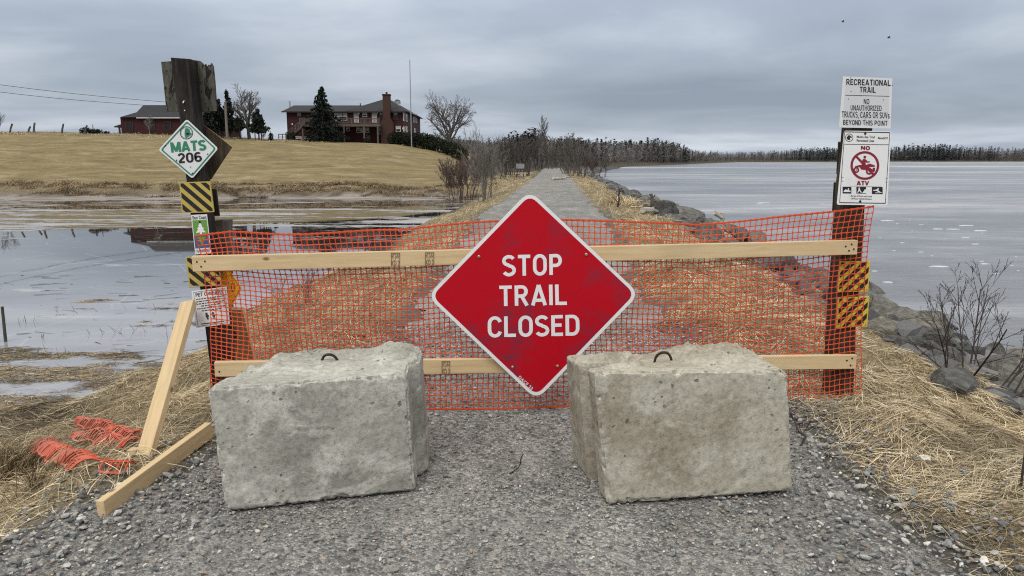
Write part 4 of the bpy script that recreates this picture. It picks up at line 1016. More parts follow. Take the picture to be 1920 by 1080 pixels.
# left verge and the near left shore
X, Y = scatter(270000, -7.0, -0.9, 1.8, 13)
tm = trail_mask(X, Y); Zt = terrain(X, Y)
dens = smooth(-tm, -0.05, 0.45)*smooth(Zt, -0.98, -0.85)*np.interp(Y, [1.6, 5, 13], [1.0, 0.75, 0.35])*np.interp(X, [-7, -4, -3], [0.35, 0.6, 1.0])*(0.25+1.1*fbm(X*2.5, Y*2.5, 97))*smooth(fbm(X*1.7, Y*1.7, 98), .30, .42)
X, Y = keep(rng.random(len(X)) < dens, X, Y); n = len(X)
fl = 2.6+2.4*(fbm(X*0.7, Y*0.7, 99)-0.5)*2
grass_mass('dry_grass', X, Y, rng.uniform(0.06, 0.28, n), rng.uniform(0.0015, 0.0033, n)*(1+0.12*np.maximum(Y-3, 0)), np.abs(rng.normal(0.17, 0.22, n)), straw_col(n, (.23, .14, .27, .06, .19, .11)), fl, 1.2)
# causeway verges beyond the barrier
X, Y = scatter(300000, -6, 12, 0, 1); Y = 12+78*Y**1.7
u = X-xc(Y); tm = trail_mask(X, Y); sR = shore_dist(X, Y); Zt = terrain(X, Y)
dens = smooth(-tm, -0.1, 0.4)*smooth(sR, 1.2, 2.4)*smooth(Zt, -0.9, -0.5)*(0.35+0.9*fbm(X*1.2, Y*1.2, 101))*(u > -5.2)
X, Y = keep(rng.random(len(X)) < dens, X, Y); n = len(X)
grass_mass('dry_grass', X, Y, rng.uniform(0.10, 0.34, n), rng.uniform(0.003, 0.005, n)*(1+0.022*Y), np.abs(rng.normal(0.45, 0.4, n)), straw_col(n, (.26, .22, .24, .1, .12, .06)), rng.uniform(0, 6.28, n), 0.5, segs=2)
# standing tufts: left foreground corner, edges, and the pond's far bank
def tufts(name, centres, nb, Lr, wr, lift, w=None, rad=0.1):
    Xs, Ys, Ls = [], [], []
    for (x, y, sc) in centres:
        a = rng.uniform(0, 6.28, nb); r_ = np.abs(rng.normal(0, rad*sc, nb)); Xs.append(x+np.cos(a)*r_); Ys.append(y+np.sin(a)*r_); Ls.append(rng.uniform(*Lr, nb)*sc)
    X, Y, L = map(np.concatenate, (Xs, Ys, Ls)); n = len(X)
    grass_mass(name, X, Y, L, rng.uniform(*wr, n), np.clip(rng.normal(lift, 0.25, n), 0.1, 1.5), straw_col(n, w) if w else straw_col(n), rng.uniform(0, 6.28, n), 0.3)
c = []
for px, py in ((-10, 860), (18, 850), (40, 880), (8, 900), (60, 920), (-25, 905)):
    p = on_ground(px, py); c.append((p.x, p.y, 1.0))
tufts('standing_grass', c, 170, (0.18, 0.42), (0.003, 0.005), 1.15, (.14, .06, .3, .02, .3, .18), 0.09)
c = [(x, float(ypond(np.array([x]))[()] if False else 0), 1) for x in ()]
for px, py in ((1185, 384), (1175, 388), (1196, 386), (1146, 381)):
    p = on_ground(px, py); c.append((p.x, p.y, 1.3))
tufts('standing_grass', c, 130, (0.2, 0.5), (0.012, 0.02), 1.2, None, 0.18)
n = 60000; X = rng.uniform(-62, -1.0, n); Y = 48.2+2.9*rng.random(n)+(fbm(X*0.35, X*0+3, 103)-0.5)*3; X, Y = keep(fbm(X*.45, Y*1.1, 119, 3) > .40+.12*rng.random(n), X, Y); n = len(X)
grass_mass('bank_grass', X, Y, rng.uniform(0.15, 0.6, n)*(.25+1.4*fbm(X*.8, Y*.8, 107)**1.5), rng.uniform(0.014, 0.03, n), np.clip(rng.normal(0.7, 0.45, n), 0.05, 1.5), straw_col(n, (.2, .1, .3, .04, .22, .14))*np.array([0.62, 0.57, 0.54])*(.6+.8*fbm(X*.5, Y*.9, 109))[:, None], rng.uniform(0, 6.28, n), 0.3, segs=2)
# floating straw mats and stubble at the near edge of the pond
X, Y = scatter(210000, -11, -2.2, 5.6, 13.5); Zt = terrain(X, Y)
msk = fbm(X*0.55, Y*1.5, 111, 5)+(fbm(X*2.0, Y*4.0, 115, 3)-0.5)*0.35; edge = Y-ypond(X)
dens = smooth(msk-np.interp(edge, [-0.8, 0.0, 1.0, 2.4, 3.8, 5.2], [0.30, 0.42, 0.485, 0.525, 0.575, 0.74]), 0.0, 0.05)*(Zt < -0.85)*0.75
X, Y = keep(rng.random(len(X)) < dens, X, Y); n = len(X)
grass_mass('straw_litter', X, Y, rng.uniform(0.04, 0.2, n), rng.uniform(0.003, 0.007, n), np.abs(rng.normal(0.03, 0.07, n)), straw_col(n, (.14, .05, .27, .03, .29, .22))*0.8, rng.normal(0.1, 0.5, n)+math.pi*rng.integers(0, 2, n), 0.5, z_off=0.006, segs=2)
c = []
for i in range(26):
    x = random.uniform(-9.5, -3.0); c.append((x, random.uniform(9.2, 12.8), 1))
X = np.array([q[0] for q in c]).repeat(5)+rng.normal(0, .12, 130); Y = np.array([q[1] for q in c]).repeat(5)+rng.normal(0, .08, 130); n = len(X)
grass_mass('reed_stubble', X, Y, rng.uniform(0.04, 0.2, n), rng.uniform(0.005, 0.009, n), np.clip(rng.normal(1.1, .45, n), .1, 1.5), np.tile(np.array([[0.05, 0.042, 0.035]]), (n, 1)), rng.uniform(0, 6.28, n), 0.3, z_off=-0.01, droop=0.4)
n = 190; X = rng.uniform(-11, -3, n); Y = rng.uniform(8.8, 16, n)       # sticks lying on the ice
grass_mass('ice_sticks', X, Y, rng.uniform(0.15, 0.9, n)*rng.random(n), rng.uniform(0.008, 0.014, n), np.full(n, 0.01), np.tile(np.array([[0.06, 0.05, 0.045]]), (n, 1)), rng.normal(0.05, 0.25, n), 0.2, z_off=0.008)
# loose straw blown on to the gravel
X, Y = scatter(900, -2.6, 2.1, 2.1, 6.5); tm = trail_mask(X, Y); X, Y = keep((tm < 0.5) & (tm > -.1) & (rng.random(len(X)) < np.exp(-np.abs(tm)*5)+0.03), X, Y); n = len(X)
grass_mass('loose_straw', X, Y, rng.uniform(0.06, 0.22, n), rng.uniform(0.003, 0.005, n), np.abs(rng.normal(0.05, 0.06, n)), straw_col(n), rng.uniform(0, 6.28, n), 0.3, z_off=0.018)

def pebbles():
    bm = bmesh.new(); bmesh.ops.create_icosphere(bm, subdivisions=1, radius=1); base = np.array([v.co[:] for v in bm.verts]); fc = np.array([[v.index for v in f.verts] for f in bm.faces]); bm.free()
    X, Y = scatter(110000, -2.9, 2.3, 1.9, 6.8); tm = trail_mask(X, Y)
    wt = np.interp(tm, [-0.5, -0.15, 0.05, 0.5, 0.9, 1.4], [0.0, 0.22, 0.48, 0.5, 0.42, 0.36])*np.interp(Y, [1.9, 4, 6.8], [1, 0.75, 0.35])
    X, Y = keep(rng.random(len(X)) < wt, X, Y); tm = trail_mask(X, Y); n = len(X)
    s = np.exp(rng.normal(math.log(0.0060), 0.40, n))*np.interp(tm, [0, 0.5, 1.1], [1.2, 1.0, 0.62]); s = np.minimum(s, 0.019)
    fl = rng.random(n) < 0.002; s = np.where(fl, s*1.35, s)
    sc = np.stack([s*rng.uniform(0.9, 1.7, n), s*rng.uniform(0.7, 1.2, n), s*rng.uniform(0.45, 0.75, n)], 1)
    a = rng.uniform(0, 6.28, n); B = base[None]*(1+rng.normal(0, 0.14, (n, 12, 1)))*sc[:, None, :]
    ca, sa = np.cos(a)[:, None], np.sin(a)[:, None]; t1, t2 = rng.normal(0, .2, (n, 1)), rng.normal(0, .2, (n, 1))
    bx = B[:, :, 0]*ca-B[:, :, 1]*sa; by = B[:, :, 0]*sa+B[:, :, 1]*ca; bz = B[:, :, 2]+bx*t1+by*t2
    Z = terrain(X, Y)+0.012+sc[:, 2]*0.35 + 0.03*smooth(tm, 0.0, 0.15)
    V = np.stack([bx+X[:, None], by+Y[:, None], bz+Z[:, None]], 2).reshape(-1, 3)
    Fq = (fc[None]+(np.arange(n)*12)[:, None, None]).reshape(-1, 3)
    pal = np.array([(.115, .117, .12), (.19, .193, .194), (.265, .26, .248), (.36, .35, .33), (.52, .505, .48), (.12, .128, .138), (.27, .205, .16), (.18, .16, .13)])
    col = pal[rng.choice(8, n, p=[.19, .25, .22, .14, .05, .09, .025, .035])]*rng.uniform(.9, 1.3, (n, 1))
    tag(np_mesh('pebbles', V, Fq, M['pebble'], col=np.repeat(col, 12, 0)), kind='stuff')
pebbles()
# white scraps of ice floating on the river
def floes():
    mb = MB(); rr = random.Random(5)
    spots = [on_ground(px, py) for px, py in ((1680, 553), (1640, 509), (1895, 712), (1905, 482), (1828, 458), (1676, 470), (1710, 660), (1760, 500), (1862, 640), (1665, 530), (1790, 575), (1650, 445))]
    for i in range(60):
        y = rr.choice([16, 19, 27, 40])+rr.gauss(0, 2.2); x = 9+0.07*y+rr.random()**1.5*y*0.8; spots.append(Vector((x, y, WATER)))
    for p in spots:
        if shore_dist(np.array([p.x]), np.array([p.y]))[0] > -0.8: continue
        r_ = rr.choice([.015, .02, .03, .05, .09])*(1+0.02*p.y); n = 9; ph = rr.random()*6
        ring = [(p.x+math.cos(6.28*k/n)*r_*rr.uniform(1.0, 2.2), p.y+math.sin(6.28*k/n)*r_*rr.uniform(.5, 1.0), WATER+0.012) for k in range(n)]
        mb.add(ring+[(p.x+(a-p.x)*1.1, p.y+(b-p.y)*1.1, WATER-0.02) for a, b, c in ring], [tuple(range(n))]+[(k, n+k, n+(k+1) % n, (k+1) % n) for k in range(n)])
    tag(mb.build('floating_ice', basic('white ice', (0.62, 0.65, 0.70), 0.5, 0.1, 8)), kind='stuff')
floes()

# ------------------------------------------------------------------ riprap
def rock_mesh(seed, sub=4):
    rr = random.Random(seed); bm = bmesh.new(); bmesh.ops.create_icosphere(bm, subdivisions=sub, radius=1)
    planes = []
    for i in range(rr.randint(11, 16)):
        v = Vector((rr.gauss(0, 1), rr.gauss(0, 1), rr.gauss(0, 1))).normalized(); planes.append((v, rr.uniform(0.42, 0.85)))
    for v in bm.verts:
        d = v.co.normalized(); r_ = min([q/max(1e-4, n.dot(d)) for n, q in planes if n.dot(d) > 0.05]+[1.15])
        p = d*r_; p += d*(mnoise.fractal(p*3+Vector((seed, 0, 0)), 1, 2, 5)*0.035+mnoise.fractal(p*9, 1, 2, 3)*0.014)
        v.co = Vector((p.x*1.25, p.y*0.95, p.z*0.8))
    me = bpy.data.meshes.new('rock'); bm.to_mesh(me); bm.free(); me.materials.append(M['rock']); 
    return me
RM = [rock_mesh(s, 4) for s in range(11, 18)]
def rock(p, s, label, group, rot=None, k=0, sq=(1, 1, 1)):
    o = bpy.data.objects.new('riprap_rock', RM[k % len(RM)]); COL.objects.link(o); o.location = p
    o.rotation_euler = rot or (random.uniform(-.5, .5), random.uniform(-.5, .5), random.uniform(0, 6.28)); o.scale = (s*sq[0], s*sq[1], s*sq[2])
    return tag(o, label, 'rock', group)
rr = random.Random(21); nrk = 0
for i in range(2300):
    y = 5.2+rr.random()**1.7*40; u_ = rr.uniform(3.35, 6.2) if y > 7 else rr.uniform(3.6, 6.0)
    x = float(xc(y))+u_
    if nrk >= 250: break
    if y < 7.0 and u_ < 4.4: continue
    s_ = rr.uniform(0.13, 0.36)*(1.0 if y < 20 else 1.3)
    if u_ < 3.7: s_ *= .7
    ok = all((x-a)**2+(y-b)**2 > (0.5*(s_+c_))**2 for a, b, c_ in (ROCKS if 'ROCKS' in globals() else []))
    if not ok: continue
    if 'ROCKS' not in globals(): ROCKS = []
    ROCKS.append((x, y, s_)); nrk += 1
    rock((x, y, gz(x, y)+s_*0.22), s_, 'grey angular rock in the riprap along the river bank', 'riprap rocks along the river bank', k=i)
p = at(1282, 404, 26.5); rock((p.x, p.y, gz(p.x, p.y)+0.15), 0.75, 'largest rounded dark boulder standing above the mesh by the driftwood', None, (0.15, 0.1, 0.3), 1, (1.0, .8, .8))
p = on_ground(1800, 735); rock((p.x, p.y, p.z+.02), 0.24, 'greenish grey flat topped rock beside the bare shrub roots', None, (0.2, 0.3, 0.4), 5)
# far shoreline stones
def far_stones():
    bm = bmesh.new(); bmesh.ops.create_icosphere(bm, subdivisions=1, radius=1); base = np.array([v.co[:] for v in bm.verts]); fc = np.array([[v.index for v in f.verts] for f in bm.faces]); bm.free()
    n = 2600; Y = 40+rng.random(n)**1.3*150; X = np.interp(Y, SHORE[:, 1], SHORE[:, 0])-rng.uniform(-0.3, 1.6, n)-(fbm(Y*0.35, Y*0, 21)-.5)*.6
    near = rng.random(n) < .35; Y = np.where(near, rng.uniform(5, 40, n), Y); X = np.where(near, xc(Y)+rng.uniform(3.3, 6.3, n), X)
    s = rng.uniform(0.1, 0.32, n)*np.where(near, .5, 1.0); Z = terrain(X, Y)+s*.2
    B = base[None]*(1+rng.normal(0, .2, (n, 12, 1)))*(s[:, None, None])*np.array([1.3, 1, .75])
    V = (B+np.stack([X, Y, Z], 1)[:, None, :]).reshape(-1, 3); Fq = (fc[None]+(np.arange(n)*12)[:, None, None]).reshape(-1, 3)
    col = np.array([[.10, .10, .10]])*rng.uniform(.5, 1.7, (n, 1))
    tag(np_mesh('shore_stones', V, Fq, M['pebble'], col=np.repeat(col, 12, 0)), kind='stuff')
far_stones()

# ------------------------------------------------------------------ trees and shrubs
def grow(mbs, p, d, L, r, lev, rr, prm):
    """recursive bare branch; mbs = (trunk builder, twig builder)"""
    n = 5 if lev == 0 else 4; pts = [p.copy()]; rad = [r]; dd = d.copy(); step = L/n
    for i in range(n):
        dd = (dd+Vector((rr.gauss(0, 1), rr.gauss(0, 1), rr.gauss(0, 1)))*prm['wob']+Vector((0, 0, prm['up']*(0.4 if lev == 0 else 1)))).normalized()
        pts.append(pts[-1]+dd*step); rad.append(max(prm['rmin'], r*(1-(i+1)/n*(0.55 if lev < prm['lev'] else 0.8))))
    (mbs[0] if lev < prm.get('tl', 1) else mbs[1]).tube(pts, rad, 6 if lev == 0 else (4 if lev == 1 else 3), cap=False)
    if lev >= prm['lev']: return
    k = prm['kids'][lev]
    for j in range(k):
        t_ = prm['from'] if lev == 0 else 0.2
        t_ = t_+(1-t_)*(j+rr.random()*0.9)/k; q = min(n-1, int(t_*n)); f_ = t_*n-q
        o_ = pts[q].lerp(pts[q+1], f_); dl = (pts[q+1]-pts[q]).normalized()
        a = rr.uniform(0, 6.28) if lev > 0 else j*2.4+rr.uniform(-.4, .4)
        s1 = dl.cross(Vector((0.3, 0.2, 0.9))); s1 = s1.normalized() if s1.length > .05 else Vector((1, 0, 0)); s2 = dl.cross(s1)
        an = rr.uniform(*prm['ang']); nd = (dl*math.cos(an)+(s1*math.cos(a)+s2*math.sin(a))*math.sin(an)).normalized()
        grow(mbs, o_, nd, L*prm['ratio'][lev]*(1.15-0.55*t_)*rr.uniform(.75, 1.15), max(prm['rmin'], rad[q]*0.55), lev+1, rr, prm)
def bare_tree(name, base, H, label, group, seed, mat='bark', cat='tree', r=None, **kw):
    prm = dict(lev=4, kids=[11, 6, 5, 4], ratio=[0.52, 0.55, 0.55, 0.5], ang=(0.45, 0.95), wob=0.10, up=0.07, rmin=0.006, **{'from': 0.22}); prm.update(kw)
    base = Vector(base); t = thing(name, base, label, cat, group); rr = random.Random(seed); a, b = MB(), MB()
    grow((a, b), base-Vector((0, 0, .15)), Vector((rr.gauss(0, .03), rr.gauss(0, .03), 1)).normalized(), H*prm.get('tf', 0.72), r or H*0.018, 0, rr, prm)
    a.build('trunk', M[mat], t, smooth=True); b.build('crown', M[mat], t); return t
def bare_shrub(name, base, H, Wd, label, group, seed, mat='bark', stems=9, cat='shrub', **kw):
    prm = dict(lev=3, kids=[7, 4, 3], ratio=[0.5, 0.5, 0.5], ang=(0.25, 0.7), wob=0.09, up=0.05, rmin=0.004, **{'from': 0.3}); prm.update(kw); prm['tl'] = 1
    base = Vector(base); t = thing(name, base, label, cat, group); rr = random.Random(seed); a, b = MB(), MB()
    for i in range(stems):
        az = rr.uniform(0, 6.28); sp_ = rr.uniform(0, 1)*Wd/H
        d = Vector((math.cos(az)*sp_*0.5, math.sin(az)*sp_*0.5, 1)).normalized()
        o_ = base+Vector((math.cos(az), math.sin(az), 0))*rr.uniform(0, prm.get('org', .2))*Wd-Vector((0, 0, .1)); o_.z = min(o_.z, gz(o_.x, o_.y)-.05)
        grow((a, b), o_, d, H*rr.uniform(.6, .95), H*0.0075*rr.uniform(.6, 1.2)+prm['rmin'], 0, rr, prm)
    a.build('stems', M[mat], t); b.build('twigs', M[mat], t); return t
def leaf_mesh(n, pts, size, col, aspect=0.5):
    """n small tilted leaf cards at pts"""
    D = rng.normal(0, 1, (n, 3)); D /= np.linalg.norm(D, axis=1)[:, None]; E = rng.normal(0, 1, (n, 3)); E -= D*(E*D).sum(1)[:, None]; E /= np.linalg.norm(E, axis=1)[:, None]
    s = size[:, None] if hasattr(size, '__len__') else size
    V = np.stack([pts-D*s, pts+E*s*aspect, pts+D*s, pts-E*s*aspect], 1).reshape(-1, 3)
    return V, (np.arange(n)*4)[:, None]+np.arange(4)[None, :], np.repeat(col, 4, 0)
def conifer(name, base, H, Wd, label, group, seed, colr=(0.013, 0.019, 0.015)):
    """spruce: whorls of drooping boughs hung with needle sprays"""
    base = Vector(base); t = thing(name, base, label, 'tree', group); rr = random.Random(seed); mb = MB()
    mb.tube([base-Vector((0, 0, .3)), base+Vector((0, 0, H*.5)), base+Vector((0.03*H*0, 0, H))], [H*.022, H*.013, .01], 7); P, S = [], []
    z = 0.06
    while z < 0.985:
        f = (1-z); rad = Wd*0.5*(f**0.85)*rr.uniform(.75, 1.15)+0.02*H*0.3; nb = 6+int(5*f)
        for k in range(nb):
            a = rr.uniform(0, 6.28); ln = rad*rr.uniform(.55, 1.18); o_ = base+Vector((0, 0, H*z)); e_ = o_+Vector((math.cos(a)*ln, math.sin(a)*ln, -ln*0.22+rr.uniform(-.1, .2)*ln)); mid = o_.lerp(e_, .5)+Vector((0, 0, .08*ln))
            mb.tube([o_, mid, e_], [.03*f+.008, .02*f+.006, .004], 3, cap=False)
            for i in range(int(7+ln*16)):
                s_ = rr.uniform(.12, 1.04); q = o_.lerp(mid, s_*2) if s_ < .5 else mid.lerp(e_, s_*2-1)
                P.append(q+Vector((rr.gauss(0, .07), rr.gauss(0, .07), rr.gauss(-.05, .07)))*(H/7)); S.append(rr.uniform(.12, .26)*H/7)
        z += 0.030+0.016*f
    mb.build('trunk', M['bark_dark'], t); P = np.array(P); n = len(P)
    V, Fq, Cc = leaf_mesh(n, P, np.array(S), np.array([colr])*rng.uniform(.55, 1.5, (n, 1)), 0.42); np_mesh('crown', V, Fq, M['conifer'], t, col=Cc); return t
def leafy(name, base, blobs, n, size, label, cat, group=None, colr=(0.028, 0.036, 0.024), stems=None, mat='bark_dark'):
    """clumped evergreen foliage inside ellipsoids (x, y, z, rx, ry, rz) relative to base"""
    base = Vector(base); t = thing(name, base, label, cat, group); vol = np.array([b[3]*b[4]*b[5] for b in blobs])**0.75; k = rng.choice(len(blobs), n, p=vol/vol.sum())
    B = np.array(blobs)[k]; D = rng.normal(0, 1, (n, 3)); D /= np.linalg.norm(D, axis=1)[:, None]; r_ = rng.random(n)**0.38
    P = B[:, :3]+D*B[:, 3:]*r_[:, None]; P += np.array(base)
    tex = np.array([mnoise.noise(Vector(q)*1.9) for q in P]); ok = tex > -0.22; P = P[ok]; n = len(P)
    V, Fq, Cc = leaf_mesh(n, P, rng.uniform(.6, 1.3, n)*size, np.array([colr])*rng.uniform(.5, 1.6, (n, 1)), .5); np_mesh('crown', V, Fq, M['conifer'], t, col=Cc)
    mb = MB()
    for (sx, sy, h, r2) in (stems or [(0, 0, 1.0, .06)]): mb.tube([base+Vector((sx, sy, -.3)), base+Vector((sx*1.0, sy, h*.5)), base+Vector((sx*.8, sy, h))], [r2, r2*.8, r2*.4], 5)
    mb.build('trunk', M[mat], t); return t
def pxbase(px, d): x = at(px, 300, d).x; return Vector((x, d, gz(x, d)))
def pxh(dpx, d): return dpx*d/F_PX*1.01

# -- buildings on the hill
DH = 90.0
def hx(cx_, cy_, d=DH): return at(500+cx_/4.267, 150+cy_/4.267, d)
def build_house():
    gl = gz(hx(600, 480).x, DH); xl, xr = hx(160, 300).x, hx(1092, 300).x; ze = hx(600, 250).z; zb = min(gl, hx(600, 487).z)-.6
    xm = hx(765, 300).x; dep, depw = 16.5, 9.0
    t = thing('red_house', (xl*.5+xr*.5, DH, gl), 'long two storey dark red house with a deck and brick chimney on the hill', 'house')
    mb = MB(); mb.box((xl, DH, zb), (xm, DH+depw, ze)); mb.box((xm+.003, DH-.003, zb), (xr, DH+dep, ze)); mb.build('wall', M['siding'], t)
    # roofs: a long gable over the wing, a hip over the main block
    zr = hx(400, 203, DH+depw/2).z; oh = .45; mb = MB(); x0, x1 = xl-oh, hx(690+200, 200).x
    mb.add([(x0, DH-oh, ze-.05), (x1, DH-oh, ze-.05), (x1, DH+depw+oh, ze-.05), (x0, DH+depw+oh, ze-.05), (x0+.1, DH+depw/2, zr), (x1, DH+depw/2, zr)], [(0, 1, 5, 4), (2, 3, 4, 5), (0, 4, 3), (3, 2, 1, 0)])
    zp = hx(958, 150, DH+6).z; cxm = (xm+xr)/2
    mb.add([(xm-oh-1.5, DH-oh-.01, ze), (xr+oh, DH-oh-.01, ze), (xr+oh, DH+dep+oh, ze), (xm-oh-1.5, DH+dep+oh, ze), (cxm-.3, DH+5.2, zp), (cxm-.3, DH+dep-5.2, zp)], [(0, 1, 4), (1, 2, 5, 4), (2, 3, 5), (3, 0, 4, 5), (3, 2, 1, 0)])
    rf = mb.build('roof', M['roofing'], t)
    mb = MB(); mb.box((xl-.45, DH-.5, ze-.16), (xr+.45, DH-.453, ze-.02)); mb.build('fascia', M['trim_dark'], t)
    # chimney on the front wall: shouldered base and stack
    a, b = hx(922, 350).x, hx(1020, 350).x; c, d = hx(939, 200).x, hx(994, 200).x; z1, z2, z3 = hx(940, 352, DH-.5).z, hx(940, 300, DH-.5).z, hx(960, 114, DH-.5).z; f, k = DH-.9, DH+.02; mb = MB()
    mb.box((a, f, zb), (b, k, z1)); mb.hexa([(a, f, z1), (b, f, z1), (b, k, z1), (a, k, z1), (c, f, z2), (d, f, z2), (d, k, z2), (c, k, z2)]); mb.box((c, f, z2), (d, k, z3)); mb.box((c-.06, f-.06, z3-.15), (d+.06, k+.05, z3)); mb.build('chimney', M['brick'], t)
    mb = MB(); mb.tube([((c+d)/2, DH-.4, z3), ((c+d)/2, DH-.4, z3+.25)], .12, 8); mb.build('chimney_pot', M['roofing'], t)
    def win(q, style='sash', d=DH, door=False):
        (x0, y0, x1, y1) = q; A, B = hx(x0, y1, d), hx(x1, y0, d); m = MB(); fr = 0.06
        m.box((A.x-fr, d-.07, A.z-fr), (A.x, d-.004, B.z+fr)); m.box((B.x, d-.07, A.z-fr), (B.x+fr, d-.004, B.z+fr)); m.box((A.x, d-.068, B.z), (B.x, d-.004, B.z+fr)); m.box((A.x, d-.068, A.z-fr), (B.x, d-.004, A.z)); zm = (A.z+B.z)/2; m.box((A.x, d-.058, zm-.03), (B.x, d-.004, zm+.03))
        w_ = m.build('door' if door else 'window', M['trim' if style != 'dark' else 'trim_dark'], t)
        m = MB(); m.box((A.x, d-.03, zm+.03), (B.x, d-.003, B.z)); m.build('pane', M['curtain' if style in ('blind', 'both') else 'glass'], w_)
        m = MB(); m.box((A.x, d-.03, A.z), (B.x, d-.003, zm-.03)); m.build('pane', M['curtain' if style == 'both' else 'glass_dark'], w_)
    for q, s_ in (((248, 262, 275, 320), 'dark'), ((362, 262, 390, 300), 'dark'), ((548, 268, 572, 320), 'blind'), ((581, 268, 606, 320), 'blind'), ((612, 268, 640, 320), 'blind'), ((772, 260, 800, 292), 'blind'), ((905, 256, 928, 305), 'dark'), ((1018, 252, 1046, 315), 'dark'),
                  ((640, 377, 663, 405), 'blind'), ((722, 385, 746, 418), 'blind'), ((757, 385, 781, 418), 'both'), ((792, 385, 816, 418), 'blind'), ((887, 372, 911, 430), 'blind'), ((1038, 372, 1068, 410), 'blind'), ((525, 400, 555, 470), 'blind'), ((235, 455, 275, 483), 'blind'), ((285, 458, 312, 484), 'blind'), ((326, 455, 355, 484), 'blind')): win(q, s_)
    for q in ((704, 266, 731, 341), (848, 263, 877, 338)): win(q, 'both', door=True)
    # windows in the right-hand wall, which runs straight away from the camera
    def side(px0, px1, y0, y1, style):
        rx = [ray(500+p_/4.267, 300) for p_ in (px0, px1)]; d0, d1 = [xr/r_[0]*r_[1] for r_ in rx]; A, B = at(500+px0/4.267, 150+y1/4.267, d0), at(500+px0/4.267, 150+y0/4.267, d0); m = MB(); x_ = xr; fr = .08
        m.box((x_+.004, d0-fr, A.z-fr), (x_+.06, d0, B.z+fr)); m.box((x_+.004, d1, A.z-fr), (x_+.06, d1+fr, B.z+fr)); m.box((x_+.004, d0, B.z), (x_+.058, d1, B.z+fr)); m.box((x_+.004, d0, A.z-fr), (x_+.058, d1, A.z)); w_ = m.build('window', M['trim'], t)
        m = MB(); zm = (A.z+B.z)/2; m.box((x_+.003, d0, A.z), (x_+.03, d1, zm)); m.build('pane', M['curtain' if style else 'glass_dark'], w_); m = MB(); m.box((x_+.003, d0, zm+.002), (x_+.03, d1, B.z)); m.build('pane', M['glass'], w_)
    for q in ((1100, 1110, 252, 322, 0), (1119, 1131, 254, 325, 0), (1178, 1189, 270, 333, 0), (1196, 1206, 272, 335, 0), (1099, 1110, 377, 412, 1), (1116, 1130, 374, 416, 1), (1184, 1193, 390, 414, 1)): side(*q)
    # deck, rail and stairs in front of the wing
    dl, dr = hx(302, 340).x, hx(928, 340).x; zd = hx(600, 352, DH-2).z; zt = hx(600, 304, DH-2).z; yf = DH-2.0
    dk = MB(); dk.box((dl, yf, zd-.28), (dr, DH-.01, zd)); D_ = dk.build('deck', M['deck'], t)
    m = MB(); m.box((dl, yf-.05, zt-.07), (dr, yf+.03, zt)); m.box((dl, yf-.03, zd+.1), (dr, yf+.02, zd+.16)); n = 62
    for i in range(n+1):
        x = dl+(dr-dl)*i/n; wd = .06 if i % 10 == 0 else .022; m.box((x-wd, yf-.02, zd), (x+wd, yf+.018, zt-.07+.0))
    m.build('railing', M['deck'], D_)
    m = MB()
    for f_ in (.03, .2, .37, .55, .8, .97): x = dl+(dr-dl)*f_; m.box((x-.08, yf+.03, zb), (x+.08, yf+.18, zd-.28))
    m.build('deck_posts', M['deck'], D_)
    S0, S1 = hx(304, 350, yf), hx(152, 476, yf); m = MB(); ns = 13
    for i in range(ns):
        f_ = (i+.5)/ns; q = S0.lerp(S1, f_); m.box((q.x-.17, yf+.02, q.z-.06), (q.x+.17, yf+1.1, q.z))
    st_ = MB()
    for yy in (yf, yf+1.1):
        st_.tube([S0+Vector((0, yy-yf, -.1)), S1+Vector((0, yy-yf, -.1))], .12, 4); st_.tube([S0+Vector((0, yy-yf, zt-zd)), S1+Vector((0, yy-yf, zt-zd))], .05, 4)
        for i in range(ns+1): q = S0.lerp(S1, i/ns); st_.tube([q+Vector((0, yy-yf, 0)), q+Vector((0, yy-yf, zt-zd))], .022 if i % 6 else .06, 4)
    sr = m.build('stairs', M['deck'], t); st_.build('railing', M['deck'], sr)
    A, B = hx(95, 434, yf), hx(158, 478, yf); m = MB(); m.tube([(A.x, yf, A.z), (B.x, yf, A.z)], .05, 4); m.tube([(A.x, yf, (A.z+B.z)/2), (B.x, yf, (A.z+B.z)/2)], .03, 4)
    for f_ in (0, .5, 1): m.tube([(A.x+(B.x-A.x)*f_, yf, B.z-.4), (A.x+(B.x-A.x)*f_, yf, A.z)], .05, 4)
    m.build('landing_rail', M['deck'], t)
    p_ = hx(185, 200, DH+3); m = MB(); m.tube([(p_.x, DH+3, p_.z-.6), (p_.x, DH+3, hx(185, 168, DH+3).z)], .09, 6); m.build('vent_pipe', M['metal'], t)
    p_ = hx(750, 220, DH+2); m = MB(); m.tube([(p_.x, DH+2, p_.z-.3), (p_.x, DH+2, p_.z+.5)], .06, 6); m.build('vent_pipe', M['roofing'], t)
    c_ = hx(1046, 182, DH+7); m = MB(); N = 14
    V = [(c_.x+.42*math.cos(6.28*i/N), DH+7, c_.z+.42*math.sin(6.28*i/N)) for i in range(N)]; V2 = [(c_.x+.25*math.cos(6.28*i/N), DH+7.08, c_.z+.25*math.sin(6.28*i/N)) for i in range(N)]
    m.add(V+V2, [(i, N+i, N+(i+1) % N, (i+1) % N) for i in range(N)]+[tuple(range(2*N-1, N-1, -1))]); m.tube([(c_.x, DH+7.1, c_.z), (c_.x, DH+7.1, c_.z-1.2)], .05, 5); m.build('satellite_dish', M['metal'], t)
    for q in ((740, 268), (886, 267), (208, 354), (1091, 388)):
        p_ = hx(*q); m = MB(); m.box((p_.x-.08, DH-.16, p_.z-.1), (p_.x+.08, DH-.004, p_.z+.1)); m.build('wall_lamp', M['trim'], t)
build_house()
DB = 86.0
def bx(cx_, cy_, d=DB): return at(200+cx_/6.0, 160+cy_/6.0, d)
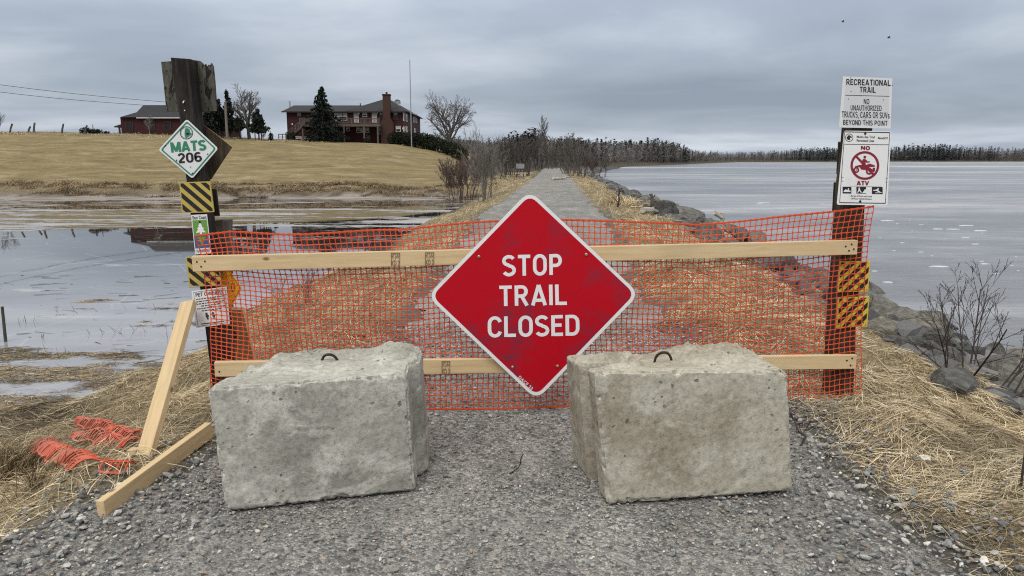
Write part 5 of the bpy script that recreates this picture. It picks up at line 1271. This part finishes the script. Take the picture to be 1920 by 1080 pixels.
def build_barn():
    xl, xr = bx(165, 500).x, bx(1215, 500).x; ze = bx(500, 361).z; gl = gz(xl+3, DB); zb = min(gl, bx(500, 558).z)-.8; dep = 8.0
    t = thing('red_barn', ((xl+xr)/2, DB, gl), 'low dark red house with a grey roof behind the leaning post', 'house')
    m = MB(); m.box((xl, DB, zb), (xr, DB+dep, ze)); m.build('wall', M['siding'], t)
    A = bx(158, 350).x; z1 = bx(340, 302, DB+1.6).z; x1 = bx(338, 300, DB+1.6).x; x2 = bx(412, 222, DB+4).x; z2 = bx(500, 222, DB+4).z; y0, y1 = DB-.35, DB+dep+.35; m = MB()
    X1, X2 = xr+.3, xr-(x2-xl)
    V = [(A, y0, ze), (X1, y0, ze), (X1, y1, ze), (A, y1, ze), (x1, DB+1.6, z1), (X1-(x1-A), DB+1.6, z1), (X1-(x1-A), DB+dep-1.6, z1), (x1, DB+dep-1.6, z1), (x2, DB+4, z2), (X2, DB+4, z2)]
    m.add(V, [(0, 1, 5, 4), (1, 2, 6, 5), (2, 3, 7, 6), (3, 0, 4, 7), (4, 5, 9, 8), (6, 7, 8, 9), (7, 4, 8), (5, 6, 9), (3, 2, 1, 0)]); m.build('roof', M['roofing'], t)
    m = MB(); m.box((bx(350, 358).x, DB-.37, ze-.12), (xr+.3, DB-.33, ze-.01)); m.build('eave_trim', M['trim'], t)
    for q, fr_ in (((226, 418, 288, 500), 'trim'), ((482, 412, 534, 500), 'trim_dark'), ((655, 412, 716, 500), 'trim_dark')):
        P, Q = bx(q[0], q[3]), bx(q[2], q[1]); m = MB(); f_ = .08
        m.box((P.x-f_, DB-.06, P.z-f_), (P.x, DB-.004, Q.z+f_)); m.box((Q.x, DB-.06, P.z-f_), (Q.x+f_, DB-.004, Q.z+f_)); m.box((P.x, DB-.058, Q.z), (Q.x, DB-.004, Q.z+f_)); m.box((P.x, DB-.058, P.z-f_), (Q.x, DB-.004, P.z)); m.box((P.x, DB-.05, (P.z+Q.z)/2-.03), (Q.x, DB-.004, (P.z+Q.z)/2+.03))
        w_ = m.build('window', M['trim_dark'], t); m = MB(); m.box((P.x, DB-.025, P.z), (Q.x, DB-.003, Q.z)); m.build('pane', M['glass_dark'], w_)
    p0, p1 = bx(80, 462), bx(162, 436); m = MB(); m.hexa([(p0.x, DB, p0.z-.1), (p1.x, DB, p0.z-.1), (p1.x, DB+5, p0.z-.1), (p0.x, DB+5, p0.z-.1), (p0.x, DB, p0.z), (p1.x, DB, p1.z), (p1.x, DB+5, p1.z), (p0.x, DB+5, p0.z)]); pr = m.build('porch_roof', M['roofing'], t)
    p_ = bx(136, 500); m = MB(); m.box((p_.x-.08, DB+.1, zb), (p_.x+.08, DB+.26, p0.z-.1)); m.build('porch_post', M['trim_dark'], pr)
build_barn()
# white cottage far beyond the trail
def cottage():
    d = 290.0; a, b = at(1104, 286, d), at(1121, 280, d); ap = at(1112, 275, d); z0 = min(gz(a.x, d), a.z)-2
    t = thing('white_cottage', (ap.x, d, z0), 'tiny white gabled cottage among the far bare woods', 'house'); m = MB(); m.box((a.x, d, z0), (b.x, d+8, b.z)); m.add([(a.x, d, b.z), (b.x, d, b.z), (ap.x, d, ap.z), (a.x, d+8, b.z), (b.x, d+8, b.z), (ap.x, d+8, ap.z)], [(0, 1, 2), (5, 4, 3)]); m.build('wall', M['trim'], t)
    m = MB(); e_ = .25; m.hexa([(a.x-e_, d-.3, b.z-.25), (ap.x, d-.3, ap.z+.02), (ap.x, d+8.3, ap.z+.02), (a.x-e_, d+8.3, b.z-.25), (a.x-e_, d-.3, b.z), (ap.x, d-.3, ap.z+.3), (ap.x, d+8.3, ap.z+.3), (a.x-e_, d+8.3, b.z)])
    m.hexa([(ap.x+.01, d-.3, ap.z+.02), (b.x+e_, d-.3, b.z-.25), (b.x+e_, d+8.3, b.z-.25), (ap.x+.01, d+8.3, ap.z+.02), (ap.x+.01, d-.3, ap.z+.3), (b.x+e_, d-.3, b.z), (b.x+e_, d+8.3, b.z), (ap.x+.01, d+8.3, ap.z+.3)]); m.build('roof', M['metal'], t)
    for px in (1109, 1115):
        p_ = at(px, 283, d); m = MB(); m.box((p_.x-.45, d-.06, p_.z-.5), (p_.x+.45, d-.004, p_.z+.5)); m.build('window', M['glass'], t)
cottage()

# -- hill-top trees, poles, wires, fence posts
b = pxbase(608, 85); conifer('spruce_tree', b, pxh(266-168, 85), pxh(92, 85), 'dark pointed spruce standing before the deck of the red house', None, 5)
b = pxbase(845, 84); bare_tree('bare_tree', b, pxh(266-178, 84), 'broad bare tree at the right end of the dark hedge', None, 31, 'bark', r=.24, kids=[12, 6, 5, 4], ratio=[1.15, .6, .55, .5], ang=(.45, 1.0), rmin=.012, up=.0, wob=.07, **{'from': .14, 'tf': .70})
b = pxbase(470, 84); bare_tree('bare_tree', b, pxh(262-166, 84), 'tall bare tree between the dark cedars left of the red house', None, 12, 'bark', r=.22, kids=[12, 6, 5, 4], ratio=[1.0, .6, .55, .5], ang=(.35, .8), rmin=.010, up=.01, wob=.06, **{'from': .18, 'tf': .56})
def cedar(px, top, bot, half, d, label, n=2600, trunk_px=14, seed=0, group=None):
    b = pxbase(px, d); H = pxh(bot-top, d); Wd = pxh(half, d); tk = pxh(trunk_px, d); bl = []; rr = random.Random(seed)
    for i in range(9):
        f_ = i/8; bl.append((rr.uniform(-.2, .2)*Wd, rr.uniform(-.2, .2)*Wd, tk+(H-tk)*(.08+.86*f_), Wd*(1.0-.72*f_**1.6)*rr.uniform(.8, 1.1), Wd*(1.0-.7*f_**1.6), (H-tk)*.12))
    return leafy('cedar_tree', b, bl, n, .17, label, 'tree', group, (0.019, 0.024, 0.017), [(-.35*Wd, 0, tk*2, .07), (.3*Wd, .1, tk*2, .07), (0, .2, H*.6, .09)])
cedar(402, 184, 262, 19, 82, 'tallest dark cedar just right of the leaning post board', 3200, 12, 1)
cedar(417, 196, 262, 12, 83, 'dark cedar between the tallest cedar and the grey utility pole', 1600, 12, 2)
cedar(434, 180, 262, 11, 83, 'slim dark cedar just right of the grey utility pole', 2000, 12, 3)
cedar(451, 222, 262, 10, 82.5, 'small cedar on a thin trunk below the tall bare tree', 1000, 14, 4)
cedar(487, 208, 262, 17, 82, 'round dark cedar right of the tall bare tree', 2000, 14, 5)
b = pxbase(495, 83); bare_tree('bare_sapling', b, pxh(18, 97), 'small bare sapling beside the round dark cedar', None, 77, 'bark_pale', lev=3)
b = pxbase(510, 83); leafy('evergreen_shrub', b, [(0, 0, .35, .32, .32, .45)], 260, .1, 'tiny round dark shrub left of the house stairs', 'shrub')
hb = [ ]; b0 = pxbase(800, 84)
for px, top, d in ((738, 249, 86), (748, 248, 86), (760, 249, 86), (772, 249, 85.5), (785, 250, 85), (797, 251, 84.5), (808, 254, 84), (820, 258, 83), (832, 263, 81), (844, 267, 79), (856, 271, 77), (866, 277, 76)):
    x = at(px, 300, d).x; z0 = gz(x, d); zt = at(px, top, d).z; hb.append((x-b0.x, d-b0.y, (z0+zt)/2-b0.z, pxh(13, d), 1.3, max(.35, (zt-z0)*.6)))
leafy('hedge', b0, hb, 9000, .13, 'long dark evergreen hedge sloping down from the brick chimney', 'hedge', None, (0.017, 0.021, 0.012), [(v[0], v[1], v[2]+.2, .05) for v in hb])
rr = random.Random(9)
for px, wd, lab in ((545, 10, 'dark shrub at the foot of the deck stairs'), (640, 16, 'dark shrub right of the spruce under the deck'), (690, 14, 'dark shrub under the middle of the deck'), (552, 8, 'low dark shrub between the stairs and the spruce')):
    b = pxbase(px, 87.4); leafy('foundation_shrub', b, [(0, 0, .4, pxh(wd, 87)*.5, .5, .55)], 500, .11, lab, 'shrub')
mb = MB(); b = pxbase(772.5, 83.5); mb.tube([b-Vector((0, 0, .4)), Vector((b.x, b.y, at(773, 112, 83.5).z))], [.07, .045], 8); t_ = mb.build('flagpole', M['metal'], org=b); tag(t_, 'tall bare flagpole in front of the red house right end', 'flagpole')
mb = MB(); b = pxbase(429, 81.5); mb.tube([b-Vector((0, 0, .4)), Vector((b.x, b.y, at(429, 191, 81.5).z))], [.16, .12], 8); tag(mb.build('utility_pole', M['bark_pale'], org=b), 'grey wooden utility pole among the dark cedars', 'pole')
for (y0, y1, xe, lab) in ((157, 192, 318, 'upper sagging utility wire at far left'), (171, 197, 268, 'lower sagging utility wire at far left')):
    P = [at(-60+(xe+60)*i/16, y0-6+(y1-y0+6)*i/16+5.0*math.sin(math.pi*i/16)*.6, 70+24*i/16) for i in range(17)]; mb = MB(); mb.tube(P, .022, 4); tag(mb.build('utility_wire', M['black'], org=P[0]), lab, 'wire')
for px, top, lean, lab in ((23, 232, 0, 'leftmost thin fence post on the hill crest'), (57, 237, 0, 'short fence post second from the left on the hill crest'), (68, 230, -3, 'leaning fence post third from the left on the hill crest'), (120, 232, -1, 'thick fence post left of the dark heap on the hill'), (163, 235, 0, 'fence post at the left edge of the dark heap on the hill')):
    b = pxbase(px, 83); tp = at(px+lean, top, 83); mb = MB(); mb.tube([b-Vector((0, 0, .3)), tp.lerp(b, .5), tp], [.11, .10, .095], 6); tag(mb.build('fence_post', M['bark'], org=b), lab, 'fence post', 'fence posts on the hill crest')
b = pxbase(180, 84); leafy('brush_heap', b, [(-.8, 0, .25, .8, .5, .42), (.3, 0, .2, 1.0, .5, .28), (1.2, 0, .1, .7, .4, .16)], 1100, .1, 'low dark brush heap beside the fence posts on the hill', 'brush heap', None, (0.012, 0.014, 0.016))
b = pxbase(2, 84); bare_shrub('bare_shrub', b, pxh(38, 90), 2.2, 'bare shrub on the hill crest at far left', None, 41, 'bark', 8)
b = pxbase(286, 84); bare_tree('bare_sapling', b, pxh(38, 92), 'small bare sapling before the low red house', None, 19, 'bark_pale', lev=3)
n = 3500; X = np.concatenate([rng.uniform(-62, -50, n//2), rng.uniform(-48, -20, n//2)]); Y = rng.uniform(78, 86, n)
grass_mass('hill_grass', X, Y, rng.uniform(.1, .45, n)*rng.random(n), rng.uniform(.03, .05, n), np.full(n, 1.0), straw_col(n)*.8, rng.uniform(0, 6.28, n), .3, segs=2)

# -- brush along the trail
def brush(px, base_y, top_y, wd_px, d, label, seed, mat='bark', group='bare shrubs along the trail', stems=12, **kw):
    b = pxbase(px, d); H = max(.4, at(px, top_y, d).z-b.z); return bare_shrub('bare_shrub', b, H, pxh(wd_px, d), label, group, seed, mat, stems, **kw)
brush(907, 368, 244, 58, 34, 'tall bare grey shrub on the left edge of the trail', 3, 'bark_pale', None, 12, rmin=.005, org=.28, lev=3, kids=[7, 5, 3], wob=.06)
brush(866, 340, 300, 50, 46, 'reddish brown thicket where the meadow meets the trail', 4, 'bark_red', None, 18, org=.5, rmin=.009, kids=[6, 4, 2])
brush(848, 338, 300, 36, 50, 'low reddish thicket at the foot of the meadow bank', 14, 'bark_red', None, 22, org=.5, rmin=.01, kids=[6, 4, 2])
for i, (px, by, ty, wd, d, mt) in enumerate(((885, 325, 285, 44, 56, 'bark_red'), (925, 330, 268, 40, 58, 'bark'), (945, 325, 262, 46, 66, 'bark_dark'), (962, 322, 262, 44, 74, 'bark_dark'), (905, 322, 278, 44, 68, 'bark_dark'), (985, 318, 258, 46, 92, 'bark_dark'),
                                             (1068, 322, 258, 50, 78, 'bark'), (1085, 326, 266, 50, 66, 'bark'), (1060, 318, 268, 40, 98, 'bark'), (1100, 318, 276, 44, 84, 'bark_red'), (1030, 314, 272, 40, 112, 'bark'), (1008, 312, 272, 40, 118, 'bark_dark'), (1120, 316, 284, 40, 104, 'bark'))):
    brush(px, by, ty, wd, d, 'bare brown shrub in the thicket where the trail narrows', 50+i, mt, 'thicket shrubs at the far end of the trail', 9, org=.4, rmin=.008+.0001*d, lev=3, kids=[6, 4, 3])
b = pxbase(1009, 104); bare_tree('bare_tree', b, at(1009, 226, 104).z-b.z, 'tall thin bare tree rising where the trail ends', None, 23, 'bark', lev=4, kids=[9, 5, 4, 3], ang=(.2, .5), ratio=[.6, .5, .5, .5], rmin=.016, **{'from': .42, 'tf': .8})
b = pxbase(958, 98); bare_tree('bare_tree', b, at(958, 262, 98).z-b.z, 'dark spreading bare tree left of the tall thin tree', None, 24, 'bark_dark', lev=4, kids=[11, 6, 4, 3], ang=(.5, 1.0), rmin=.02, **{'from': .2})
# right shrub on the riprap, and smaller growth
b = on_ground(1812, 705)
bare_shrub('bare_shrub', b, at(1812, 492, b.y).z-b.z, 2.1, 'dark bare shrub growing from the riprap on the right', None, 8, 'twig', 10, rmin=.0018, kids=[6, 4, 2], ratio=[.55, .45, .4], wob=.035, up=.03, ang=(.3, .65), lev=3)
b = on_ground(1905, 752); mb = MB()
grow((mb, mb), b, Vector((.55, 0, .75)).normalized(), .75, .012, 0, random.Random(4), dict(lev=2, kids=[5, 3], ratio=[.6, .5], ang=(.4, .9), wob=.12, up=.02, rmin=.003, **{'from': .2})); tag(mb.build('bare_branch', M['twig'], org=b), 'leaning bare branch at the right edge above the rocks', 'branch')
b = on_ground(560, 575); bare_shrub('bare_shrub', b, .6, .9, 'small bare shrub behind the mesh on the left verge', None, 15, 'bark_pale', 9, rmin=.003, kids=[4, 3, 2])
def twig(name, base, d, L, r_, lab, seed, lev=2, kids=(4, 3), mat='twig', cat='branch', wob=.2):
    mb = MB(); grow((mb, mb), Vector(base), Vector(d).normalized(), L, r_, 0, random.Random(seed), dict(lev=lev, kids=list(kids), ratio=[.55, .5], ang=(.4, 1.1), wob=wob, up=0, rmin=.003, **{'from': .2})); return tag(mb.build(name, M[mat], org=base), lab, cat)
p = on_ground(1158, 387); twig('dead_branch', p, (.05, 0, 1), .55, .03, 'twisted dead branch standing on the right verge beyond the mesh', 6)
p = on_ground(1500, 846)+Vector((0, 0, .03)); twig('fallen_twig', p, (.8, .6, .35), .3, .007, 'dark forked twig on the gravel right of the tan block', 5, wob=.3)
p = on_ground(925, 915)+Vector((0, 0, .02)); twig('fallen_twig', p, (.7, .7, .15), .22, .004, 'thin twig lying on the gravel between the two blocks', 7, 1, (3,))
p = on_ground(1913, 920); mb = MB(); mb.tube([p, p+Vector((.0, 0, .2)), p+Vector((.015, 0, .42))], [.006, .005, .003], 5); tag(mb.build('bare_twig', M['twig'], org=p), 'single dark bare stem upright in straw at the right edge', 'stem')
# driftwood
def drift(name, a, b_, r_, lab, seed=1, cat='driftwood', kids=3, mat='drift'):
    a, b_ = Vector(a), Vector(b_); rr = random.Random(seed); P = []; rd = []
    for i in range(9):
        f_ = i/8; P.append(a.lerp(b_, f_)+Vector((rr.gauss(0, 1), rr.gauss(0, 1), rr.gauss(0, .5)))*r_*.5); rd.append(r_*(1-.55*f_)*rr.uniform(.8, 1.15))
    mb = MB(); mb.tube(P, rd, 7)
    for k in range(kids):
        q = P[rr.randint(2, 7)]; e_ = q+Vector((rr.gauss(0, 1), rr.gauss(0, .6), abs(rr.gauss(.5, .5)))).normalized()*min(.7, (b_-a).length)*rr.uniform(.18, .3); mb.tube([q, q.lerp(e_, .5)+Vector((0, 0, r_*.5)), e_], [r_*.4, r_*.28, r_*.1], 5)
    return tag(mb.build(name, M[mat], org=a), lab, cat)
p = at(1364, 452, 17.0); drift('driftwood_stump', p-Vector((0, 0, .5)), at(1357, 398, 17.0), .12, 'bleached upright driftwood stump above the mesh by the river', 2, kids=4)
p = at(1392, 455, 16.6); twig('driftwood_root', p, (-.5, 0, .8), .5, .035, 'dark tangled root at the foot of the bleached stump', 12, mat='bark_dark', cat='driftwood')
p = on_ground(1205, 400); q = on_ground(1262, 407); drift('driftwood_log', p+Vector((0, 0, .1)), q+Vector((0, 0, .12)), .09, 'pale driftwood log lying left of the largest boulder', 3)
p = on_ground(1222, 398); twig('driftwood_root', p+Vector((0, 0, .15)), (.2, 0, .7), .45, .08, 'dark upturned root on the driftwood left of the largest boulder', 13, mat='bark_dark', cat='driftwood')
p = on_ground(1034, 339); q = on_ground(1066, 337); drift('fallen_log', p+Vector((0, 0, .1)), q+Vector((0, 0, .2)), .12, 'pale fallen log reaching over the far right edge of the trail', 4)
p = on_ground(10, 641); p.z = WATER; mb = MB(); mb.tube([p-Vector((0, 0, .3)), at(4, 575, p.y)], [.024, .02], 6); tag(mb.build('leaning_stake', M['bark_dark'], org=p), 'dark leaning stake standing in the pond at far left', 'stake')
# notice board and bench beside the far trail
def kiosk():
    d = 66.0; a, b_ = at(968, 316, d), at(983, 307, d); g_ = gz(a.x, d); t = thing('notice_board', ((a.x+b_.x)/2, d, g_), 'grey notice board on posts beside the far left of the trail', 'notice board'); m = MB(); m.box((a.x, d, a.z), (b_.x, d+.06, b_.z)); m.build('panel', M['metal'], t)
    for x in (a.x+.02, b_.x-.1): m = MB(); m.box((x, d+.063, g_-.3), (x+.09, d+.15, b_.z)); m.build('post', M['bark_dark'], t)
    a = at(990, 306, 67.0); m = MB(); m.tube([Vector((a.x, 67, gz(a.x, 67)-.2)), Vector((a.x, 67, a.z))], [.16, .14], 8); tag(m.build('wooden_bollard', M['bark_dark'], org=(a.x, 67, gz(a.x, 67))), 'thick dark post standing right of the grey notice board', 'post')
    d = 63.0; a, b_ = at(966, 325, d), at(990, 322, d); g_ = gz(a.x, d); t = thing('trail_bench', ((a.x+b_.x)/2, d, g_), 'low wooden bench before the grey notice board', 'bench'); zt = g_+.45
    m = MB(); m.box((a.x, d, zt-.06), (b_.x, d+.4, zt)); m.build('seat', M['drift'], t)
    for f_ in (.08, .86): x = a.x+(b_.x-a.x)*f_; m = MB(); m.box((x, d+.03, g_-.2), (x+.08, d+.37, zt-.06)); m.build('leg', M['bark_dark'], t)
kiosk()

# -- far woods: too many trees to count, one mass per shore
def woods(name, n, pick, kinds, hr, seed, dens=26, skyline=lambda X, Y, Z, H: H):
    rg = np.random.default_rng(seed); X, Y = pick(rg, n); sR = shore_dist(X, Y); ok = sR > 2.0; X, Y, sR = X[ok], Y[ok], sR[ok]; Z = terrain(X, Y, False); n = len(X)
    H = rg.uniform(*hr, n); con = rg.random(n) < kinds(X, Y)
    clump = fbm(X*.02, Y*.02, seed); H = skyline(X, Y, Z, H)*(0.58+0.8*clump)*np.where(con, 1.02, .92)*rg.uniform(.9, 1.06, n)
    P, S, Cc, A = [], [], [], []
    # evergreens: cones of sprays; bare trees: upward fans of thin slivers
    m = dens; k = np.repeat(np.arange(n), m); f_ = rg.random(len(k)); az = rg.uniform(0, 6.28, len(k)); c_ = con[k]; h = H[k]
    fz = np.where(c_, .06+.94*f_, .12+.88*f_**.8); rad = np.where(c_, h*.19*(1.02-fz)**.8, h*.22*np.sin(np.clip(fz, 0, 1)*2.6+.3)**.9)*np.sqrt(rg.random(len(k)))
    P = np.stack([X[k]+np.cos(az)*rad, Y[k]+np.sin(az)*rad, Z[k]+h*fz], 1)
    tint = rg.uniform(.65, 1.4, n)[k]*rg.uniform(.75, 1.25, len(k))
    cc = np.where(c_[:, None], np.array([[.052, .058, .060]]), np.array([[.15, .14, .135]]))*tint[:, None]  # far foliage lightened and greyed: distance haze put into the tree colours
    ln = np.where(c_, h*.085, h*.10); wd = np.where(c_, h*.055, h*.010+.02)
    up = np.where(c_[:, None], np.stack([np.cos(az), np.sin(az), -.35+0*az], 1), np.stack([np.cos(az)*.9, np.sin(az)*.9, .3+1.0*rg.random(len(az))], 1)); up /= np.linalg.norm(up, axis=1)[:, None]
    sd_ = np.stack([-np.sin(az+.6), np.cos(az+.6), 0.2*np.ones_like(az)], 1)
    V = np.stack([P-up*ln[:, None]-sd_*wd[:, None], P-up*ln[:, None]*.6+sd_*wd[:, None], P+up*ln[:, None]], 1).reshape(-1, 3); Fq = np.arange(len(V)).reshape(-1, 3); C1 = np.repeat(cc, 3, 0)
    # trunks
    tr = np.where(con, .05, .035)+.002*H
    for s_ in (0, 1):
        dx, dy = ((1, 0), (0, 1))[s_]; b = len(V)
        V2 = np.stack([np.stack([X-tr*dx, Y-tr*dy, Z-1], 1), np.stack([X+tr*dx, Y+tr*dy, Z-1], 1), np.stack([X, Y, Z+H*.92], 1)], 1).reshape(-1, 3); V = np.concatenate([V, V2]); Fq = np.concatenate([Fq, b+np.arange(len(V2)).reshape(-1, 3)])
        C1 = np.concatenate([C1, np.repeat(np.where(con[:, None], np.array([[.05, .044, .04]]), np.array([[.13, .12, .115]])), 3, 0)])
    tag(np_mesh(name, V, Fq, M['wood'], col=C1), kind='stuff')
def p_center(rg, n):   # wooded hillside beyond the trail
    Y = 165+rg.random(n)**1.1*245; X = -0.22*Y+rg.random(n)*(np.interp(Y, SHORE[:, 1], SHORE[:, 0])+.22*Y-1); return X, Y
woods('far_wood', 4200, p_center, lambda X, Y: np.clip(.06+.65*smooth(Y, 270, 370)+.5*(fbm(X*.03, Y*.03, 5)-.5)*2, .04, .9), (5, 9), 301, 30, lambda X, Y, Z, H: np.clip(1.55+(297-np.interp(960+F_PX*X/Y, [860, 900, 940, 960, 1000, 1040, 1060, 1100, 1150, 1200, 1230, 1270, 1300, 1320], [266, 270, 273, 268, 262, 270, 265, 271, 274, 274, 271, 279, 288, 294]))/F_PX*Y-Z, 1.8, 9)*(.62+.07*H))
def p_shore(rg, n):
    t_ = rg.random(n); X = 50+t_**1.0*560; Yb = np.interp(X, SHORE[3:, 0], SHORE[3:, 1]); return X, Yb+2+np.abs(rg.normal(0, 40, n))
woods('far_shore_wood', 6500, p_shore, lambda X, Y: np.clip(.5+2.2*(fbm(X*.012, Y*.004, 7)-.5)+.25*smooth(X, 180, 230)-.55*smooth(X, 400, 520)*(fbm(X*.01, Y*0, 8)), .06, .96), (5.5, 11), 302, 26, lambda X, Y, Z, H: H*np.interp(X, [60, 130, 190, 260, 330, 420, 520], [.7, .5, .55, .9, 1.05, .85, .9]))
def p_near(rg, n):
    Y = 112+rg.random(n)*50; X = xc(Y)-22+rg.random(n)*27; return X, Y
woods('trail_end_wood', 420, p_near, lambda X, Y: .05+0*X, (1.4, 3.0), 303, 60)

# ------------------------------------------------------------------ discarded mesh on the left bank
def scrap(P0, P1, wd, lab, seed, arch=.05):
    rr = random.Random(seed); P0, P1 = Vector(P0), Vector(P1); ax = (P1-P0); L = ax.length; ax.normalize(); sd_ = Vector((-ax.y, ax.x, 0)); n = int(L/.034); m_ = 5; mb = MB(); g = {}
    for i in range(n+1):
        for j in range(m_+1):
            f_ = j/m_; q = P0+ax*(L*i/n)+sd_*wd*(f_-.5)+sd_*.05*mnoise.noise(Vector((i*.2, seed, 0))); q.z = lerp(gz(P0.x, P0.y), gz(P1.x, P1.y), i/n)+.005+arch*math.sin(math.pi*f_)*(1+.7*mnoise.noise(Vector((i*.22, seed, 0))))+.035*mnoise.noise(Vector((i*.13, j*.12, seed*2))); q += ax*(.05*(f_-.5)); g[i, j] = q
    def rib(A, r_): mb.tube(A, r_, 4, cap=False)
    for j in (0, 2, 3, m_): rib([g[i, j] for i in range(n+1)], .008 if j in (0, m_) else .0035)
    for i in range(n+1): rib([g[i, j] for j in range(m_+1)], .0055)
    o = mb.build('mesh_scrap', M['net_old'], org=P0); tag(o, lab, 'mesh scrap', 'discarded mesh scraps on the left bank')
G_ = lambda px, py: on_ground(px, py)
scrap(G_(72, 838), G_(172, 876), .16, 'faded orange mesh scrap nearest the left edge, half under straw', 1)
scrap(G_(150, 796), G_(262, 826), .10, 'upper orange mesh scrap lying behind the slanting brace', 2)
scrap(G_(148, 822), G_(250, 842), .12, 'middle orange mesh scrap lying left of the slanting brace', 3)
scrap(G_(200, 882), G_(246, 884), .10, 'short pale pink mesh scrap beside the wooden stake', 4)
c = []
for px, py in ((95, 845), (130, 862), (165, 874), (185, 806), (230, 820), (200, 836), (160, 826), (225, 884), (70, 838), (250, 840)):
    p = on_ground(px, py); c.append((p.x, p.y, 1.0))
X = np.array([q[0] for q in c]).repeat(34)+rng.normal(0, .1, 340); Y = np.array([q[1] for q in c]).repeat(34)+rng.normal(0, .1, 340); n = len(X)
grass_mass('loose_straw', X, Y, rng.uniform(.1, .3, n), rng.uniform(.002, .004, n), np.abs(rng.normal(.15, .15, n)), straw_col(n), rng.uniform(0, 6.28, n), .3, z_off=.045)
# birds far up over the river
for px, py, d, s_, lab in ((1580, 41, 60, .22, 'small dark bird gliding high at the upper right, left one'), (1666, 71, 55, .24, 'small dark bird with raised wings above the right signs')):
    c_ = at(px, py, d); mb = MB(); mb.tube([c_+Vector((-.12, 0, -.01)), c_+Vector((-.03, 0, .01)), c_+Vector((.08, 0, .0)), c_+Vector((.16, 0, -.02))], [.008, .035, .03, .006], 6)
    t = thing('flying_bird', c_, lab, 'bird'); mb.build('body', M['black'], t)
    for sg in (-1, 1):
        m = MB(); m.add([c_+Vector((-.05, 0, .02)), c_+Vector((.05, 0, .02)), c_+Vector((.06, sg*s_*.5, .10)), c_+Vector((.10, sg*s_*1.2, .05)), c_+Vector((-.02, sg*s_*.6, .11))], [(0, 1, 2, 4), (4, 2, 3)]); m.build('wing', M['black'], t)
